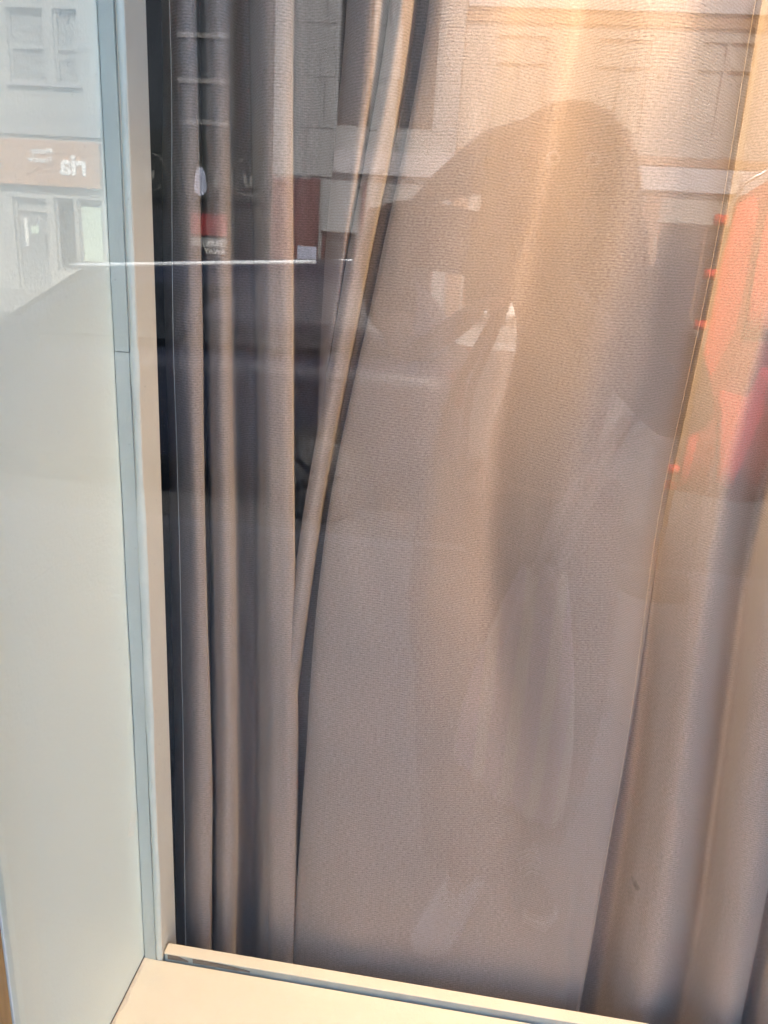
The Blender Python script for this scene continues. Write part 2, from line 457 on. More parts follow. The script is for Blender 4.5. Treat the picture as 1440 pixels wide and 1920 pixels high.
# traced fold lines of the two curtains, metres: one list per fold line, five heights each
LEFT_COLUMNS=[
 [(-0.4384,0.49,1.6955),(-0.4451,0.49,1.3941),(-0.4428,0.485,1.0267),(-0.4428,0.468,0.5779),(-0.435,0.44,0.1799)],
 [(-0.4102,0.438,1.6821),(-0.4159,0.438,1.3959),(-0.4128,0.433,1.047),(-0.4072,0.416,0.6224),(-0.4,0.388,0.2468)],
 [(-0.3893,0.415,1.6764),(-0.3916,0.415,1.3973),(-0.3885,0.41,1.0572),(-0.383,0.393,0.6435),(-0.3737,0.365,0.2787)],
 [(-0.3734,0.41,1.6754),(-0.3743,0.41,1.3984),(-0.3695,0.405,1.0609),(-0.3639,0.388,0.6504),(-0.3551,0.36,0.2885)],
 [(-0.3697,0.427,1.6801),(-0.3695,0.427,1.3987),(-0.3635,0.422,1.0559),(-0.3565,0.405,0.6389),(-0.3486,0.377,0.2705)],
 [(-0.394,0.485,1.6953),(-0.3941,0.485,1.3973),(-0.3882,0.48,1.0342),(-0.3815,0.463,0.5916),(-0.374,0.435,0.1989)],
 [(-0.4182,0.565,1.7164),(-0.4169,0.565,1.396),(-0.4108,0.56,1.0054),(-0.4042,0.543,0.5283),(-0.3964,0.515,0.1028)],
 [(-0.3992,0.525,1.706),(-0.3975,0.525,1.3972),(-0.3927,0.52,1.0205),(-0.3877,0.503,0.5608),(-0.3807,0.475,0.1518)],
 [(-0.3691,0.45,1.6864),(-0.3673,0.45,1.3989),(-0.3624,0.445,1.0485),(-0.3579,0.428,0.6215),(-0.3495,0.4,0.2441)],
 [(-0.3516,0.421,1.679),(-0.3498,0.421,1.4),(-0.3443,0.416,1.06),(-0.338,0.399,0.6464),(-0.3307,0.371,0.2812)],
 [(-0.3382,0.417,1.6782),(-0.3359,0.417,1.4008),(-0.3306,0.412,1.0627),(-0.323,0.395,0.6518),(-0.3164,0.367,0.2889)],
 [(-0.3334,0.433,1.6827),(-0.3308,0.433,1.4012),(-0.3259,0.428,1.058),(-0.318,0.411,0.6407),(-0.3116,0.383,0.2717)],
 [(-0.3415,0.475,1.6939),(-0.3381,0.475,1.4008),(-0.3324,0.47,1.0434),(-0.3236,0.453,0.6085),(-0.3177,0.425,0.2225)],
 [(-0.3352,0.495,1.6995),(-0.3297,0.495,1.4014),(-0.3248,0.49,1.0377),(-0.3154,0.473,0.595),(-0.3084,0.445,0.2017)],
 [(-0.3258,0.495,1.6998),(-0.3179,0.495,1.4021),(-0.3108,0.49,1.0392),(-0.3026,0.473,0.597),(-0.2927,0.445,0.2051)],
 [(-0.3109,0.455,1.6893),(-0.3037,0.455,1.4029),(-0.2943,0.45,1.0541),(-0.2822,0.433,0.6302),(-0.2699,0.405,0.2556)],
 [(-0.2906,0.415,1.6789),(-0.2843,0.415,1.4041),(-0.2737,0.41,1.0695),(-0.2601,0.393,0.6636),(-0.2471,0.365,0.3062)],
 [(-0.2729,0.407,1.6772),(-0.2658,0.407,1.4052),(-0.255,0.402,1.0741),(-0.2389,0.385,0.673),(-0.2273,0.357,0.3196)],
 [(-0.2566,0.41,1.6785),(-0.2491,0.41,1.4062),(-0.2387,0.405,1.0749),(-0.2208,0.388,0.6738),(-0.2095,0.36,0.32)],
 [(-0.2551,0.428,1.6834),(-0.2475,0.428,1.4064),(-0.2355,0.423,1.0693),(-0.2158,0.406,0.6612),(-0.2037,0.378,0.3008)],
 [(-0.275,0.495,1.7011),(-0.2664,0.495,1.4053),(-0.2539,0.49,1.0453),(-0.2342,0.473,0.6082),(-0.221,0.445,0.2206)],
 [(-0.2848,0.56,1.7185),(-0.2765,0.56,1.4048),(-0.2619,0.555,1.023),(-0.2404,0.538,0.5588),(-0.2271,0.51,0.1452)],
 [(-0.255,0.565,1.7207),(-0.2514,0.565,1.4064),(-0.2373,0.56,1.024),(-0.2178,0.543,0.5587),(-0.1975,0.515,0.1459)],
 [(-0.221,0.535,1.7134),(-0.2222,0.535,1.4082),(-0.2144,0.53,1.0363),(-0.1981,0.513,0.5843),(-0.1772,0.485,0.1845)],
 [(-0.2131,0.565,1.7218),(-0.2129,0.565,1.4088),(-0.2075,0.56,1.0272),(-0.1942,0.543,0.5626),(-0.1722,0.515,0.1514)],
 [(-0.187,0.575,1.7252),(-0.184,0.575,1.4106),(-0.188,0.57,1.026),(-0.1817,0.553,0.5572),(-0.1585,0.525,0.143)],
]
RIGHT_COLUMNS=[
 [(-0.1897,0.55,1.7183),(-0.2025,0.55,1.4094),(-0.2131,0.545,1.0315),(-0.2288,0.528,0.5681),(-0.2401,0.5,0.1538)],
 [(-0.207,0.515,1.7083),(-0.224,0.515,1.408),(-0.2308,0.51,1.0412),(-0.2533,0.493,0.5902),(-0.2618,0.465,0.189)],
 [(-0.1917,0.465,1.6951),(-0.2074,0.465,1.409),(-0.2225,0.46,1.0585),(-0.25,0.443,0.628),(-0.2632,0.415,0.2457)],
 [(-0.1701,0.435,1.6875),(-0.1925,0.435,1.4098),(-0.2175,0.43,1.069),(-0.2468,0.413,0.6509),(-0.257,0.385,0.2812)],
 [(-0.1548,0.435,1.6879),(-0.185,0.435,1.4103),(-0.219,0.43,1.0688),(-0.2511,0.413,0.6502),(-0.2597,0.385,0.2806)],
 [(-0.1508,0.47,1.6976),(-0.1859,0.47,1.4103),(-0.229,0.465,1.0562),(-0.2644,0.448,0.6219),(-0.2721,0.42,0.238)],
 [(-0.1446,0.44,1.6896),(-0.1812,0.44,1.4106),(-0.2285,0.435,1.0661),(-0.2652,0.418,0.6441),(-0.2703,0.39,0.2726)],
 [(-0.1357,0.42,1.6844),(-0.1729,0.42,1.411),(-0.2201,0.415,1.0736),(-0.2539,0.398,0.6609),(-0.2583,0.37,0.298)],
 [(-0.1257,0.412,1.6824),(-0.1616,0.412,1.4117),(-0.2087,0.407,1.0775),(-0.2394,0.39,0.6692),(-0.2401,0.362,0.3111)],
 [(-0.1176,0.423,1.6856),(-0.1528,0.423,1.4123),(-0.2006,0.418,1.0747),(-0.2288,0.401,0.6628),(-0.2231,0.373,0.3022)],
 [(-0.1171,0.45,1.693),(-0.1542,0.45,1.4123),(-0.2031,0.445,1.0656),(-0.2326,0.428,0.642),(-0.225,0.4,0.2711)],
 [(-0.1119,0.453,1.694),(-0.1513,0.453,1.4125),(-0.2006,0.448,1.0648),(-0.229,0.431,0.6404),(-0.2238,0.403,0.2679)],
 [(-0.098,0.455,1.6949),(-0.1345,0.455,1.4135),(-0.1849,0.45,1.0659),(-0.2047,0.433,0.6429),(-0.2113,0.405,0.2683)],
 [(-0.0988,0.438,1.6902),(-0.1349,0.438,1.4134),(-0.1871,0.433,1.0712),(-0.2045,0.416,0.6555),(-0.2113,0.388,0.2877)],
 [(-0.1,0.42,1.6853),(-0.1358,0.42,1.4134),(-0.1882,0.415,1.077),(-0.2041,0.398,0.669),(-0.2108,0.37,0.3083)],
 [(-0.0913,0.403,1.6809),(-0.1251,0.403,1.414),(-0.1755,0.398,1.084),(-0.19,0.381,0.684),(-0.1939,0.353,0.3314)],
 [(-0.0644,0.39,1.6781),(-0.0904,0.39,1.4161),(-0.129,0.385,1.0933),(-0.1281,0.368,0.7038),(-0.1232,0.34,0.3615)],
 [(-0.0191,0.39,1.6792),(-0.0402,0.39,1.4193),(-0.0588,0.383,1.1015),(-0.0429,0.368,0.7177),(-0.0402,0.343,0.3761)],
 [(0.0151,0.435,1.6924),(-0.0031,0.435,1.4217),(-0.0182,0.42,1.0936),(0.018,0.381,0.718),(0.0413,0.345,0.3915)],
 [(0.0668,0.473,1.7041),(0.0434,0.473,1.4247),(0.0286,0.452,1.0881),(0.0796,0.395,0.7176),(0.1216,0.35,0.4032)],
 [(0.0957,0.433,1.6939),(0.092,0.43,1.4276),(0.0757,0.41,1.107),(0.1302,0.379,0.7378),(0.1758,0.346,0.4195)],
 [(0.1318,0.387,1.6824),(0.1356,0.387,1.4303),(0.1163,0.38,1.1212),(0.1684,0.368,0.7523),(0.2098,0.343,0.4303)],
 [(0.178,0.392,1.6849),(0.1805,0.392,1.4331),(0.1628,0.385,1.1246),(0.2046,0.37,0.7567),(0.2237,0.347,0.4287)],
 [(0.2131,0.432,1.6967),(0.2174,0.427,1.4355),(0.2069,0.41,1.1211),(0.2324,0.376,0.7568),(0.24,0.351,0.4277)],
 [(0.2786,0.535,1.7265),(0.2863,0.53,1.44),(0.2687,0.49,1.1014),(0.2567,0.398,0.7443),(0.2493,0.357,0.4229)],
 [(0.2796,0.525,1.7238),(0.2856,0.515,1.4399),(0.2722,0.49,1.1017),(0.2723,0.448,0.7096),(0.2639,0.405,0.3713)],
 [(0.2787,0.49,1.7142),(0.2865,0.49,1.4399),(0.2781,0.475,1.1073),(0.2926,0.455,0.7077),(0.2918,0.415,0.366)],
 [(0.295,0.463,1.7073),(0.3016,0.46,1.4408),(0.2889,0.445,1.1183),(0.3056,0.421,0.7352),(0.3065,0.383,0.4056)],
 [(0.3133,0.44,1.7015),(0.318,0.435,1.4418),(0.3026,0.42,1.128),(0.3211,0.389,0.7616),(0.3267,0.353,0.4442)],
 [(0.3315,0.43,1.6993),(0.3381,0.425,1.443),(0.3252,0.414,1.1325),(0.3471,0.391,0.7643),(0.3565,0.355,0.4484)],
 [(0.3706,0.465,1.7098),(0.3898,0.47,1.4464),(0.3842,0.47,1.1203),(0.4025,0.448,0.7309),(0.4147,0.405,0.404)],
 [(0.3706,0.408,1.6943),(0.3946,0.408,1.4465),(0.3906,0.403,1.1431),(0.4088,0.386,0.7781),(0.4275,0.358,0.4603)],
 [(0.3938,0.39,1.69),(0.4201,0.39,1.4481),(0.4197,0.385,1.1521),(0.4344,0.368,0.7957),(0.4511,0.34,0.486)],
 [(0.4274,0.41,1.6964),(0.4566,0.41,1.4504),(0.4592,0.405,1.1498),(0.4707,0.388,0.7868),(0.4805,0.36,0.4696)],
 [(0.4459,0.445,1.7064),(0.4765,0.445,1.4517),(0.4796,0.44,1.1405),(0.4914,0.423,0.7641),(0.5024,0.395,0.4344)],
 [(0.4553,0.405,1.6957),(0.4871,0.405,1.4523),(0.4931,0.4,1.1551),(0.5081,0.383,0.7966),(0.519,0.355,0.4836)],
 [(0.4824,0.39,1.6924),(0.5168,0.39,1.4542),(0.5265,0.385,1.1636),(0.5452,0.368,0.8138),(0.5587,0.34,0.5093)],
 [(0.5324,0.42,1.7018),(0.571,0.42,1.4576),(0.5851,0.415,1.16),(0.6087,0.398,0.8019),(0.6192,0.37,0.4882)],
 [(0.5525,0.395,1.6956),(0.5932,0.395,1.4589),(0.6105,0.39,1.171),(0.6371,0.373,0.8251),(0.6429,0.345,0.5219)],
]

# ================================================================== LARGE STRUCTURE
PX = -0.4216          # face of the painted side panel
PY = 0.285            # front of the post and ledge
SILL = 0.370
WX1, WZ1 = 1.32, 2.46 # right and top of the window opening

# ground sheet reaching the horizon, road, pavements
def sheet(name, x0, x1, y0, y1, z, m, thick=0.3):
    o = box(name, (x0, x1, y0, y1, z - thick, z), m)
    return tag(o, kind='structure')

sheet('ground', -600, 600, -600, 600, -0.30, M['asphalt'], .5)
road = sheet('road', -80, 80, -13.4, -3.20, -0.12, M['asphalt'], .17)
near_pavement = sheet('pavement', -80, 80, -3.05, -0.06, -0.006, M['slab'])
far_pavement = sheet('far_pavement', -80, 80, -17.6, -13.55, -0.006, M['slab'])
for nm, y0, y1 in (('kerb', -3.196, -3.054), ('far_kerb', -13.546, -13.404)):
    k = empty(nm); tag(k, kind='structure')
    me0 = None
    for i in range(40):
        if me0 is None:
            bm = bmesh.new(); add_box(bm, -.498, .498, y0, y1, -.26, 0.0, .012)
            o = bm_obj('kerb_stone', bm, M['kerb'], k); me0 = o.data
        else:
            o = link_mesh('kerb_stone', me0, None, k)
        o.location.x = -19.5 + i
# paving slabs near the window and beyond the road
def slabs(parent, xs, ys, w, d, zt):
    me0 = None
    for j, y in enumerate(ys):
        for i in xs:
            x = i * w + (w / 2 if j % 2 else 0)
            if me0 is None:
                bm = bmesh.new(); add_box(bm, -w / 2 + .003, w / 2 - .003, -d / 2 + .003, d / 2 - .003, -.03, 0, .003)
                o = bm_obj('paving_slab', bm, M['slab'], parent); me0 = o.data
            else:
                o = link_mesh('paving_slab', me0, None, parent)
            o.location = (x, y, zt + random.uniform(-.0012, .0012))
slabs(near_pavement, range(-7, 8), [-.36 - .6 * k for k in range(5)], .6, .6, 0.0)
slabs(far_pavement, range(-8, 6), [-13.95 - .9 * k for k in range(4)], 1.2, .9, 0.0)
# zebra crossing
zb = empty('zebra_crossing'); tag(zb, kind='structure')
for k in range(8):
    box('crossing_stripe', (3.9, 6.3, -13.0 + 1.2 * k, -12.4 + 1.2 * k, -.12 + .0035, -.12 + .004), M['line'], zb)

# ---- our own shop building (its shade covers the pavement)
shop = empty('shop_building', (0, 0, 0))
tag(shop, 'cream rendered single storey shop building around the curtained display window', 'building')
BH = 3.35
bm = bmesh.new()
add_box(bm, -7, PX - .078, -.05, .30, -.25, BH)                     # wall left of the window
add_box(bm, WX1 + .08, 8, -.05, .30, -.25, BH)                      # right
add_box(bm, PX - .078, WX1 + .08, -.05, .30, WZ1 + .08, BH)         # above
add_box(bm, PX - .078, WX1 + .08, -.05, .28, -.25, SILL - .08)      # below
bm_obj('wall', bm, M['render_cream'], shop)
bm = bmesh.new()
add_box(bm, -7, -6.7, .302, 9, -.25, BH); add_box(bm, 7.7, 8, .302, 9, -.25, BH)
add_box(bm, -6.698, 7.698, 8.7, 9, -.25, BH)
bm_obj('side_wall', bm, M['render_cream'], shop)
box('roof', (-7.15, 8.15, -.18, 9.15, BH + .002, BH + .2), M['roof'], shop)
bm = bmesh.new()
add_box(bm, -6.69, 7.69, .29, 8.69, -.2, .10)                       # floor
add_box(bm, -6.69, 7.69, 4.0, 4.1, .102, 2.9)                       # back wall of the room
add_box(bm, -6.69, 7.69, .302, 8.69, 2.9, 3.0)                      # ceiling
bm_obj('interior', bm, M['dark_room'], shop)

# ================================================================== THE DISPLAY WINDOW
win = empty('shop_window', (PX, 0, SILL))
tag(win, 'shop display window with mint white side panel and cream sill behind reflecting glass', 'window')
box('side_panel', (PX - .02, PX, -.0165, PY + .06, SILL - .05, WZ1), M['panel'], win)
box('side_panel', (WX1, WX1 + .02, -.0165, PY + .06, SILL - .05, WZ1), M['panel'], win)
box('soffit', (PX - .02, WX1 + .02, -.0165, PY + .06, WZ1 + .002, WZ1 + .03), M['panel'], win)
# sill with a slightly worn front
sill = box('window_sill', (PX + .0015, WX1 - .0015, -.0165, PY + .0005, SILL - .045, SILL), M['sill'], win, bev=.002)
# raised ledge at the back of the sill: cream top board over a peeling face coloured as in shade
LX0 = -0.3895
box('ledge', (LX0, WX1 - .03, PY + .004, PY + .016, SILL - .03, SILL + .0125), M['ledge_shade'], win)
box('ledge_board', (LX0, WX1 - .03, PY + .001, PY + .019, SILL + .0130, SILL + .0155), M['sill'], win, bev=.0008)
# brown peeled wedges on the ledge face
for x0, x1, h0, h1 in ((-.385, -.352, .012, .001), (-.345, -.255, .010, .002)):
    n = 7
    pts = [(x0 + (x1 - x0) * i / n, SILL + .0012 + random.uniform(0, .0006)) for i in range(n + 1)]
    top = [(x0 + (x1 - x0) * i / n, SILL + .0022 + (h0 + (h1 - h0) * i / n) * (0.5 + .5 * math.sin(min(1, (i + 1) / 2.5) * 1.57)) + random.uniform(-.0006, .0006)) for i in range(n + 1)]
    prism('peeled_patch', pts + top[::-1], 'y', PY + .0030, PY + .0045, M['peeled'], win)
# post: side cover strips in two pieces, dark joint, sealant bead, cream return
post = box('post', (-.4030, -.3925, PY + .0015, PY + .0545, SILL - .03, WZ1), M['post'], win, bev=.0015)
box('post', (WX1 - .03, WX1 - .0005, PY + .0015, PY + .0545, SILL - .03, WZ1), M['post'], win, bev=.0015)
box('joint_backing', (PX + .0002, -.4028, PY + .006, PY + .04, SILL - .03, WZ1), M['crack'], win)
def wobbly_strip(name, x0, x1, y0, y1, z0, z1, m, parent, amp, seed, n=60):
    bm = bmesh.new(); ring = []
    for i in range(n + 1):
        z = z0 + (z1 - z0) * i / n
        a = noise.noise(Vector((seed, z * 9, .3))) * amp; b = noise.noise(Vector((seed + 5, z * 7, .9))) * amp
        c = noise.noise(Vector((seed + 9, z * 11, .1))) * amp * .6
        ring.append([bm.verts.new(q) for q in ((x0 + a, y1, z), (x0 + a, y0 + c, z), (x1 + b, y0 + c, z), (x1 + b, y1, z))])
    for i in range(n):
        for k in range(4):
            bm.faces.new((ring[i][k], ring[i][(k + 1) % 4], ring[i + 1][(k + 1) % 4], ring[i + 1][k]))
    bm.faces.new(ring[0]); bm.faces.new(ring[-1])
    return bm_obj(name, bm, m, parent)
wobbly_strip('cover_strip', PX + .0014, -.4036, PY, PY + .012, 1.2914, WZ1, M['strip'], win, .0007, 3.1)
wobbly_strip('cover_strip', PX + .0012, -.4032, PY + .0004, PY + .012, SILL - .002, 1.2904, M['strip'], win, .0008, 8.4)
# hand-tooled sealant bead between strip and post, fattening downwards
bm = bmesh.new()
n = 150; ring = []
for i in range(n + 1):
    z = SILL + (WZ1 - SILL) * i / n
    w = .0038 + .0012 * noise.noise(Vector((0.5, z * 14, 2))) + .0006 * noise.noise(Vector((0.5, z * 60, 7)))
    if z < 1.30: w += .0012
    if .72 < z < 1.16: w += .0014 * math.sin((z - .72) / .44 * math.pi)
    cx = -.3975 + .0010 * noise.noise(Vector((2.2, z * 6, 1)))
    zz = z
    seg = [bm.verts.new((cx + math.cos(a) * w, PY + .0026 - abs(math.sin(a)) * w * .75, zz)) for a in [math.pi * k / 6 for k in range(7)]]
    ring.append(seg)
for i in range(n):
    for k in range(6):
        bm.faces.new((ring[i][k], ring[i + 1][k], ring[i + 1][k + 1], ring[i][k + 1]))
bm_obj('sealant_bead', bm, M['bead'], win, smooth=True)
# caulk line in the corner of panel and sill
bm = bmesh.new(); ring = []
n = 60
for i in range(n + 1):
    y = -.012 + (PY + .010) * i / n
    w = .0055 + .003 * noise.noise(Vector((7, y * 40, 0))) + .0015 * noise.noise(Vector((3, y * 130, 0)))
    h = .0025 + .0012 * noise.noise(Vector((1, y * 60, 4)))
    ring.append([bm.verts.new(q) for q in ((PX + .0010, y, SILL - .001), (PX + .0012, y, SILL + h), (PX + w * .5, y, SILL + h * .7), (PX + w, y, SILL + .0002))])
for i in range(n):
    for k in range(3):
        bm.faces.new((ring[i][k], ring[i + 1][k], ring[i + 1][k + 1], ring[i][k + 1]))
bm_obj('corner_caulk', bm, M['caulk'], win, smooth=True)
wobbly = bmesh.new(); ring = []
for i in range(n + 1):
    y = .02 + (PY - .02) * i / n
    t = max(.0002, .0012 * (noise.noise(Vector((4, y * 30, 2))) + .35))
    ring.append([wobbly.verts.new(q) for q in ((PX + .0004, y, SILL + .0028), (PX + .0014, y, SILL + .003), (PX + .0014, y, SILL + .003 + t), (PX + .0004, y, SILL + .003 + t))])
for i in range(n):
    for k in range(4):
        wobbly.faces.new((ring[i][k], ring[i + 1][k], ring[i + 1][(k + 1) % 4], ring[i][(k + 1) % 4]))
bm_obj('corner_crack', wobbly, M['crack'], win)
# oak frame outside the glass
fx = PX - .0010
for nm, d in (('frame_jamb', (fx - .075, fx, -.068, -.0170, SILL - .078, WZ1 + .078)), ('frame_jamb', (WX1 + .001, WX1 + .076, -.068, -.0170, SILL - .078, WZ1 + .078)),
              ('frame_rail', (fx + .0005, WX1 + .0005, -.068, -.0170, WZ1 + .001, WZ1 + .078)), ('frame_rail', (fx + .0005, WX1 + .0005, -.068, -.0170, SILL - .078, SILL - .001))):
    box(nm, d, M['oak'], win, bev=.002)
# the pane
box('glass_pane', (PX + .0003, WX1 - .0003, -.0150, -.0070, SILL + .0008, WZ1 - .001), M['pane'], win)
# scuffs in the paint of the panel near the post and small wipe marks on the sill
def scuff(x, y, z, axis, ln, ang, m, wd=.0006):
    dy, dz = math.cos(ang) * ln / 2, math.sin(ang) * ln / 2
    if axis == 'panel':
        prism('paint_scuff', [(y - dy, z - dz), (y + dy, z + dz), (y + dy + wd, z + dz - wd), (y - dy + wd, z - dz - wd)], 'x', PX + .0002, PX + .0006, m, win)
for k in range(5):
    scuff(0, .262 + .004 * k, .640 - .002 * k, 'panel', .03 + .012 * random.random(), 1.05, M['white'])

# ================================================================== CURTAINS
def cat(p0, p1, p2, p3, t):
    return 0.5 * ((2 * p1) + (-p0 + p2) * t + (2 * p0 - 5 * p1 + 4 * p2 - p3) * t * t + (-p0 + 3 * p1 - 3 * p2 + p3) * t ** 3)

def col_at(col, z):
    """x, y of one fold line at height z (traced heights, straight on beyond them)"""
    c = sorted(col, key=lambda q: q[2])
    zs = [q[2] for q in c]
    if z <= zs[0]:
        t = (z - zs[0]) / (zs[1] - zs[0]) * .6
        return [c[0][k] + (c[1][k] - c[0][k]) * t for k in (0, 1)]
    if z >= zs[-1]:
        t = (z - zs[-1]) / (zs[-1] - zs[-2]) * .35
        return [c[-1][k] + (c[-1][k] - c[-2][k]) * t for k in (0, 1)]
    for i in range(len(zs) - 1):
        if zs[i] <= z <= zs[i + 1]:
            t = (z - zs[i]) / (zs[i + 1] - zs[i])
            a, b, d, e = c[max(i - 1, 0)], c[i], c[i + 1], c[min(i + 2, len(c) - 1)]
            return [cat(a[k], b[k], d[k], e[k], t) for k in (0, 1)]

def curtain(name, cols, label, hem, seed, sub=7, nz=110, top=2.36):
    root = empty(name, (cols[len(cols) // 2][2][0], .42, hem))
    tag(root, label, 'curtain')
    zs = [hem + (top - hem) * (i / nz) for i in range(nz + 1)]
    nu = (len(cols) - 1) * sub + 1
    rows = []
    for z in zs:
        pts = [col_at(c, z) for c in cols]
        row = []
        for j in range(nu):
            i, t = divmod(j, sub); t /= sub
            if i >= len(cols) - 1: i, t = len(cols) - 2, 1.0
            a, b, d, e = pts[max(i - 1, 0)], pts[i], pts[i + 1], pts[min(i + 2, len(pts) - 1)]
            x, y = cat(a[0], b[0], d[0], e[0], t), cat(a[1], b[1], d[1], e[1], t)
            y += .0045 * noise.noise(Vector((x * 7 + seed, z * 2.2, seed))) + .0018 * noise.noise(Vector((x * 30 + seed, z * 9, 4.0)))
            x += .0035 * noise.noise(Vector((j / sub * .45 + seed * 3, z * 2.6, 9.1)))
            row.append((x, y, z))
        rows.append(row)
    # arc length along one middle row for the weave
    mid = rows[nz // 2]
    u = [0.0]
    for j in range(1, nu):
        u.append(u[-1] + math.dist(mid[j], mid[j - 1]))
    def grid(r0, r1, dy, nm, parent, hemwave=0.0):
        verts, faces, uvs = [], [], []
        rr = rows[r0:r1 + 1]
        for a, row in enumerate(rr):
            for j, (x, y, z) in enumerate(row):
                zz = z
                if hemwave and a == 0:
                    zz = z + hemwave * noise.noise(Vector((u[j] * 26, 1.7, seed)))
                verts.append((x, y + dy, zz)); uvs.append((u[j], zz))
        for a in range(len(rr) - 1):
            for j in range(nu - 1):
                faces.append((a * nu + j, a * nu + j + 1, (a + 1) * nu + j + 1, (a + 1) * nu + j))
        me = bpy.data.meshes.new(nm)
        me.from_pydata(verts, [], faces)
        uvl = me.uv_layers.new(name='cloth')
        for lp in me.loops: uvl.data[lp.index].uv = uvs[lp.vertex_index]
        return link_mesh(nm, me, M['cloth'], parent, smooth=True)
    cloth = grid(0, nz, 0, 'cloth', root, .002)
    grid(0, 4, .0022, 'hem', cloth, .002)
    tape = grid(nz - 3, nz, -.0025, 'heading_tape', cloth)
    return root, rows, u

left_curtain, lrows, lu = curtain('curtain', LEFT_COLUMNS, 'narrow beige curtain gathered into three upright tube folds beside the cream post', .106, 2.0)
right_curtain, rrows, ru = curtain('curtain', RIGHT_COLUMNS, 'wide beige curtain with slanting left edge and broad soft folds filling the window', .106, 11.0)
# stitched side seam on the first fold of the narrow curtain
seam = []
for row in lrows[::2]:
    x, y, z = row[9]
    seam.append((x, y - .0012, z))
tube('side_seam', seam, .0005, M['white'], left_curtain, 5)
# stitched seam beside the lip of the deep fold
seam = []
for row in rrows[::2]:
    x, y, z = row[24 * 7 - 1]
    seam.append((x, y - .0003, z))
tube('side_seam', seam, .0005, M['seam'], right_curtain, 5)

rail = empty('curtain_rail', (.4, .43, 2.4))
tag(rail, 'straight metal curtain rail above the display window, carrying both curtains', 'curtain rail')
tube('rail', [(-.6, .43, 2.40), (1.5, .43, 2.40)], .012, M['metal'], rail, 12)
for x in (-.58, .45, 1.48):
    box('bracket', (x - .008, x + .008, .425, .435, 2.412, 2.9), M['metal'], rail)

# warm display spotlights under the soffit: one washes the upper curtain, one shines down on the sill
def spotlight(LX, LY, LZ, tilt, lean, watts, cone, label):
    lamp = empty('display_spotlight', (LX, LY, LZ))
    tag(lamp, label, 'spotlight', 'spotlights under the window soffit')
    ax = -(Matrix.Rotation(R(lean), 3, 'Y') @ Matrix.Rotation(R(tilt), 3, 'X') @ Vector((0, 0, -1)))       # from the lens back into the housing
    Lp = Vector((LX, LY, LZ))
    tube('housing', [Lp + ax * .004, Lp + ax * .09], [.034, .028], M['white'], lamp, 20)
    tube('stem', [Lp + ax * .05, (LX, LY - (.03 if tilt else 0), WZ1)], .006, M['white'], lamp, 8)
    tube('lamp_lens', [Lp + ax * .006, Lp + ax * .014], .027, M['bulb'], lamp, 20)
    ld = bpy.data.lights.new('spot_bulb', 'SPOT')
    ld.energy = watts
    ld.color = (1.0, 0.62, 0.30)
    ld.spot_size = R(cone)
    ld.spot_blend = 1.0
    ld.shadow_soft_size = 0.03
    lo = bpy.data.objects.new('spot_bulb', ld)
    COL.objects.link(lo)
    lo.parent = lamp
    lo.rotation_euler = (R(tilt), R(lean), 0)
spotlight(0.10, 0.235, 2.24, 12, -4, 22.0, 84, 'small warm spotlight under the soffit, tilted towards the upper curtain')
spotlight(0.10, 0.07, 2.30, 0, 0, 8.5, 80, 'small warm spotlight under the soffit, pointing straight down at the sill')

# ================================================================== BUILDINGS ACROSS THE STREET
FY = -17.435          # their street face
def facade_wall(name, x0, x1, z0, z1, holes, m, parent, y=FY, depth=.25):
    """wall slab with real openings; holes = (x0,x1,z0,z1)"""
    xs = sorted({x0, x1, *[h[0] for h in holes], *[h[1] for h in holes]})
    zs = sorted({z0, z1, *[h[2] for h in holes], *[h[3] for h in holes]})
    solid = lambda i, k: not any(h[0] <= (xs[i] + xs[i + 1]) / 2 <= h[1] and h[2] <= (zs[k] + zs[k + 1]) / 2 <= h[3] for h in holes)
    bm = bmesh.new(); cache = {}
    def V(x, yy, z):
        key = (round(x, 4), round(yy, 4), round(z, 4))
        if key not in cache: cache[key] = bm.verts.new((x, yy, z))
        return cache[key]
    nx, nz = len(xs) - 1, len(zs) - 1
    for i in range(nx):
        for k in range(nz):
            if not solid(i, k): continue
            a, b, c, d = xs[i], xs[i + 1], zs[k], zs[k + 1]
            bm.faces.new((V(a, y, c), V(b, y, c), V(b, y, d), V(a, y, d)))
            bm.faces.new((V(a, y - depth, c), V(a, y - depth, d), V(b, y - depth, d), V(b, y - depth, c)))
            for di, dk, q in ((-1, 0, (a, c, a, d)), (1, 0, (b, c, b, d)), (0, -1, (a, c, b, c)), (0, 1, (a, d, b, d))):
                ii, kk = i + di, k + dk
                if 0 <= ii < nx and 0 <= kk < nz and solid(ii, kk): continue
                bm.faces.new((V(q[0], y, q[1]), V(q[2], y, q[3]), V(q[2], y - depth, q[3]), V(q[0], y - depth, q[1])))
    return bm_obj(name, bm, m, parent)

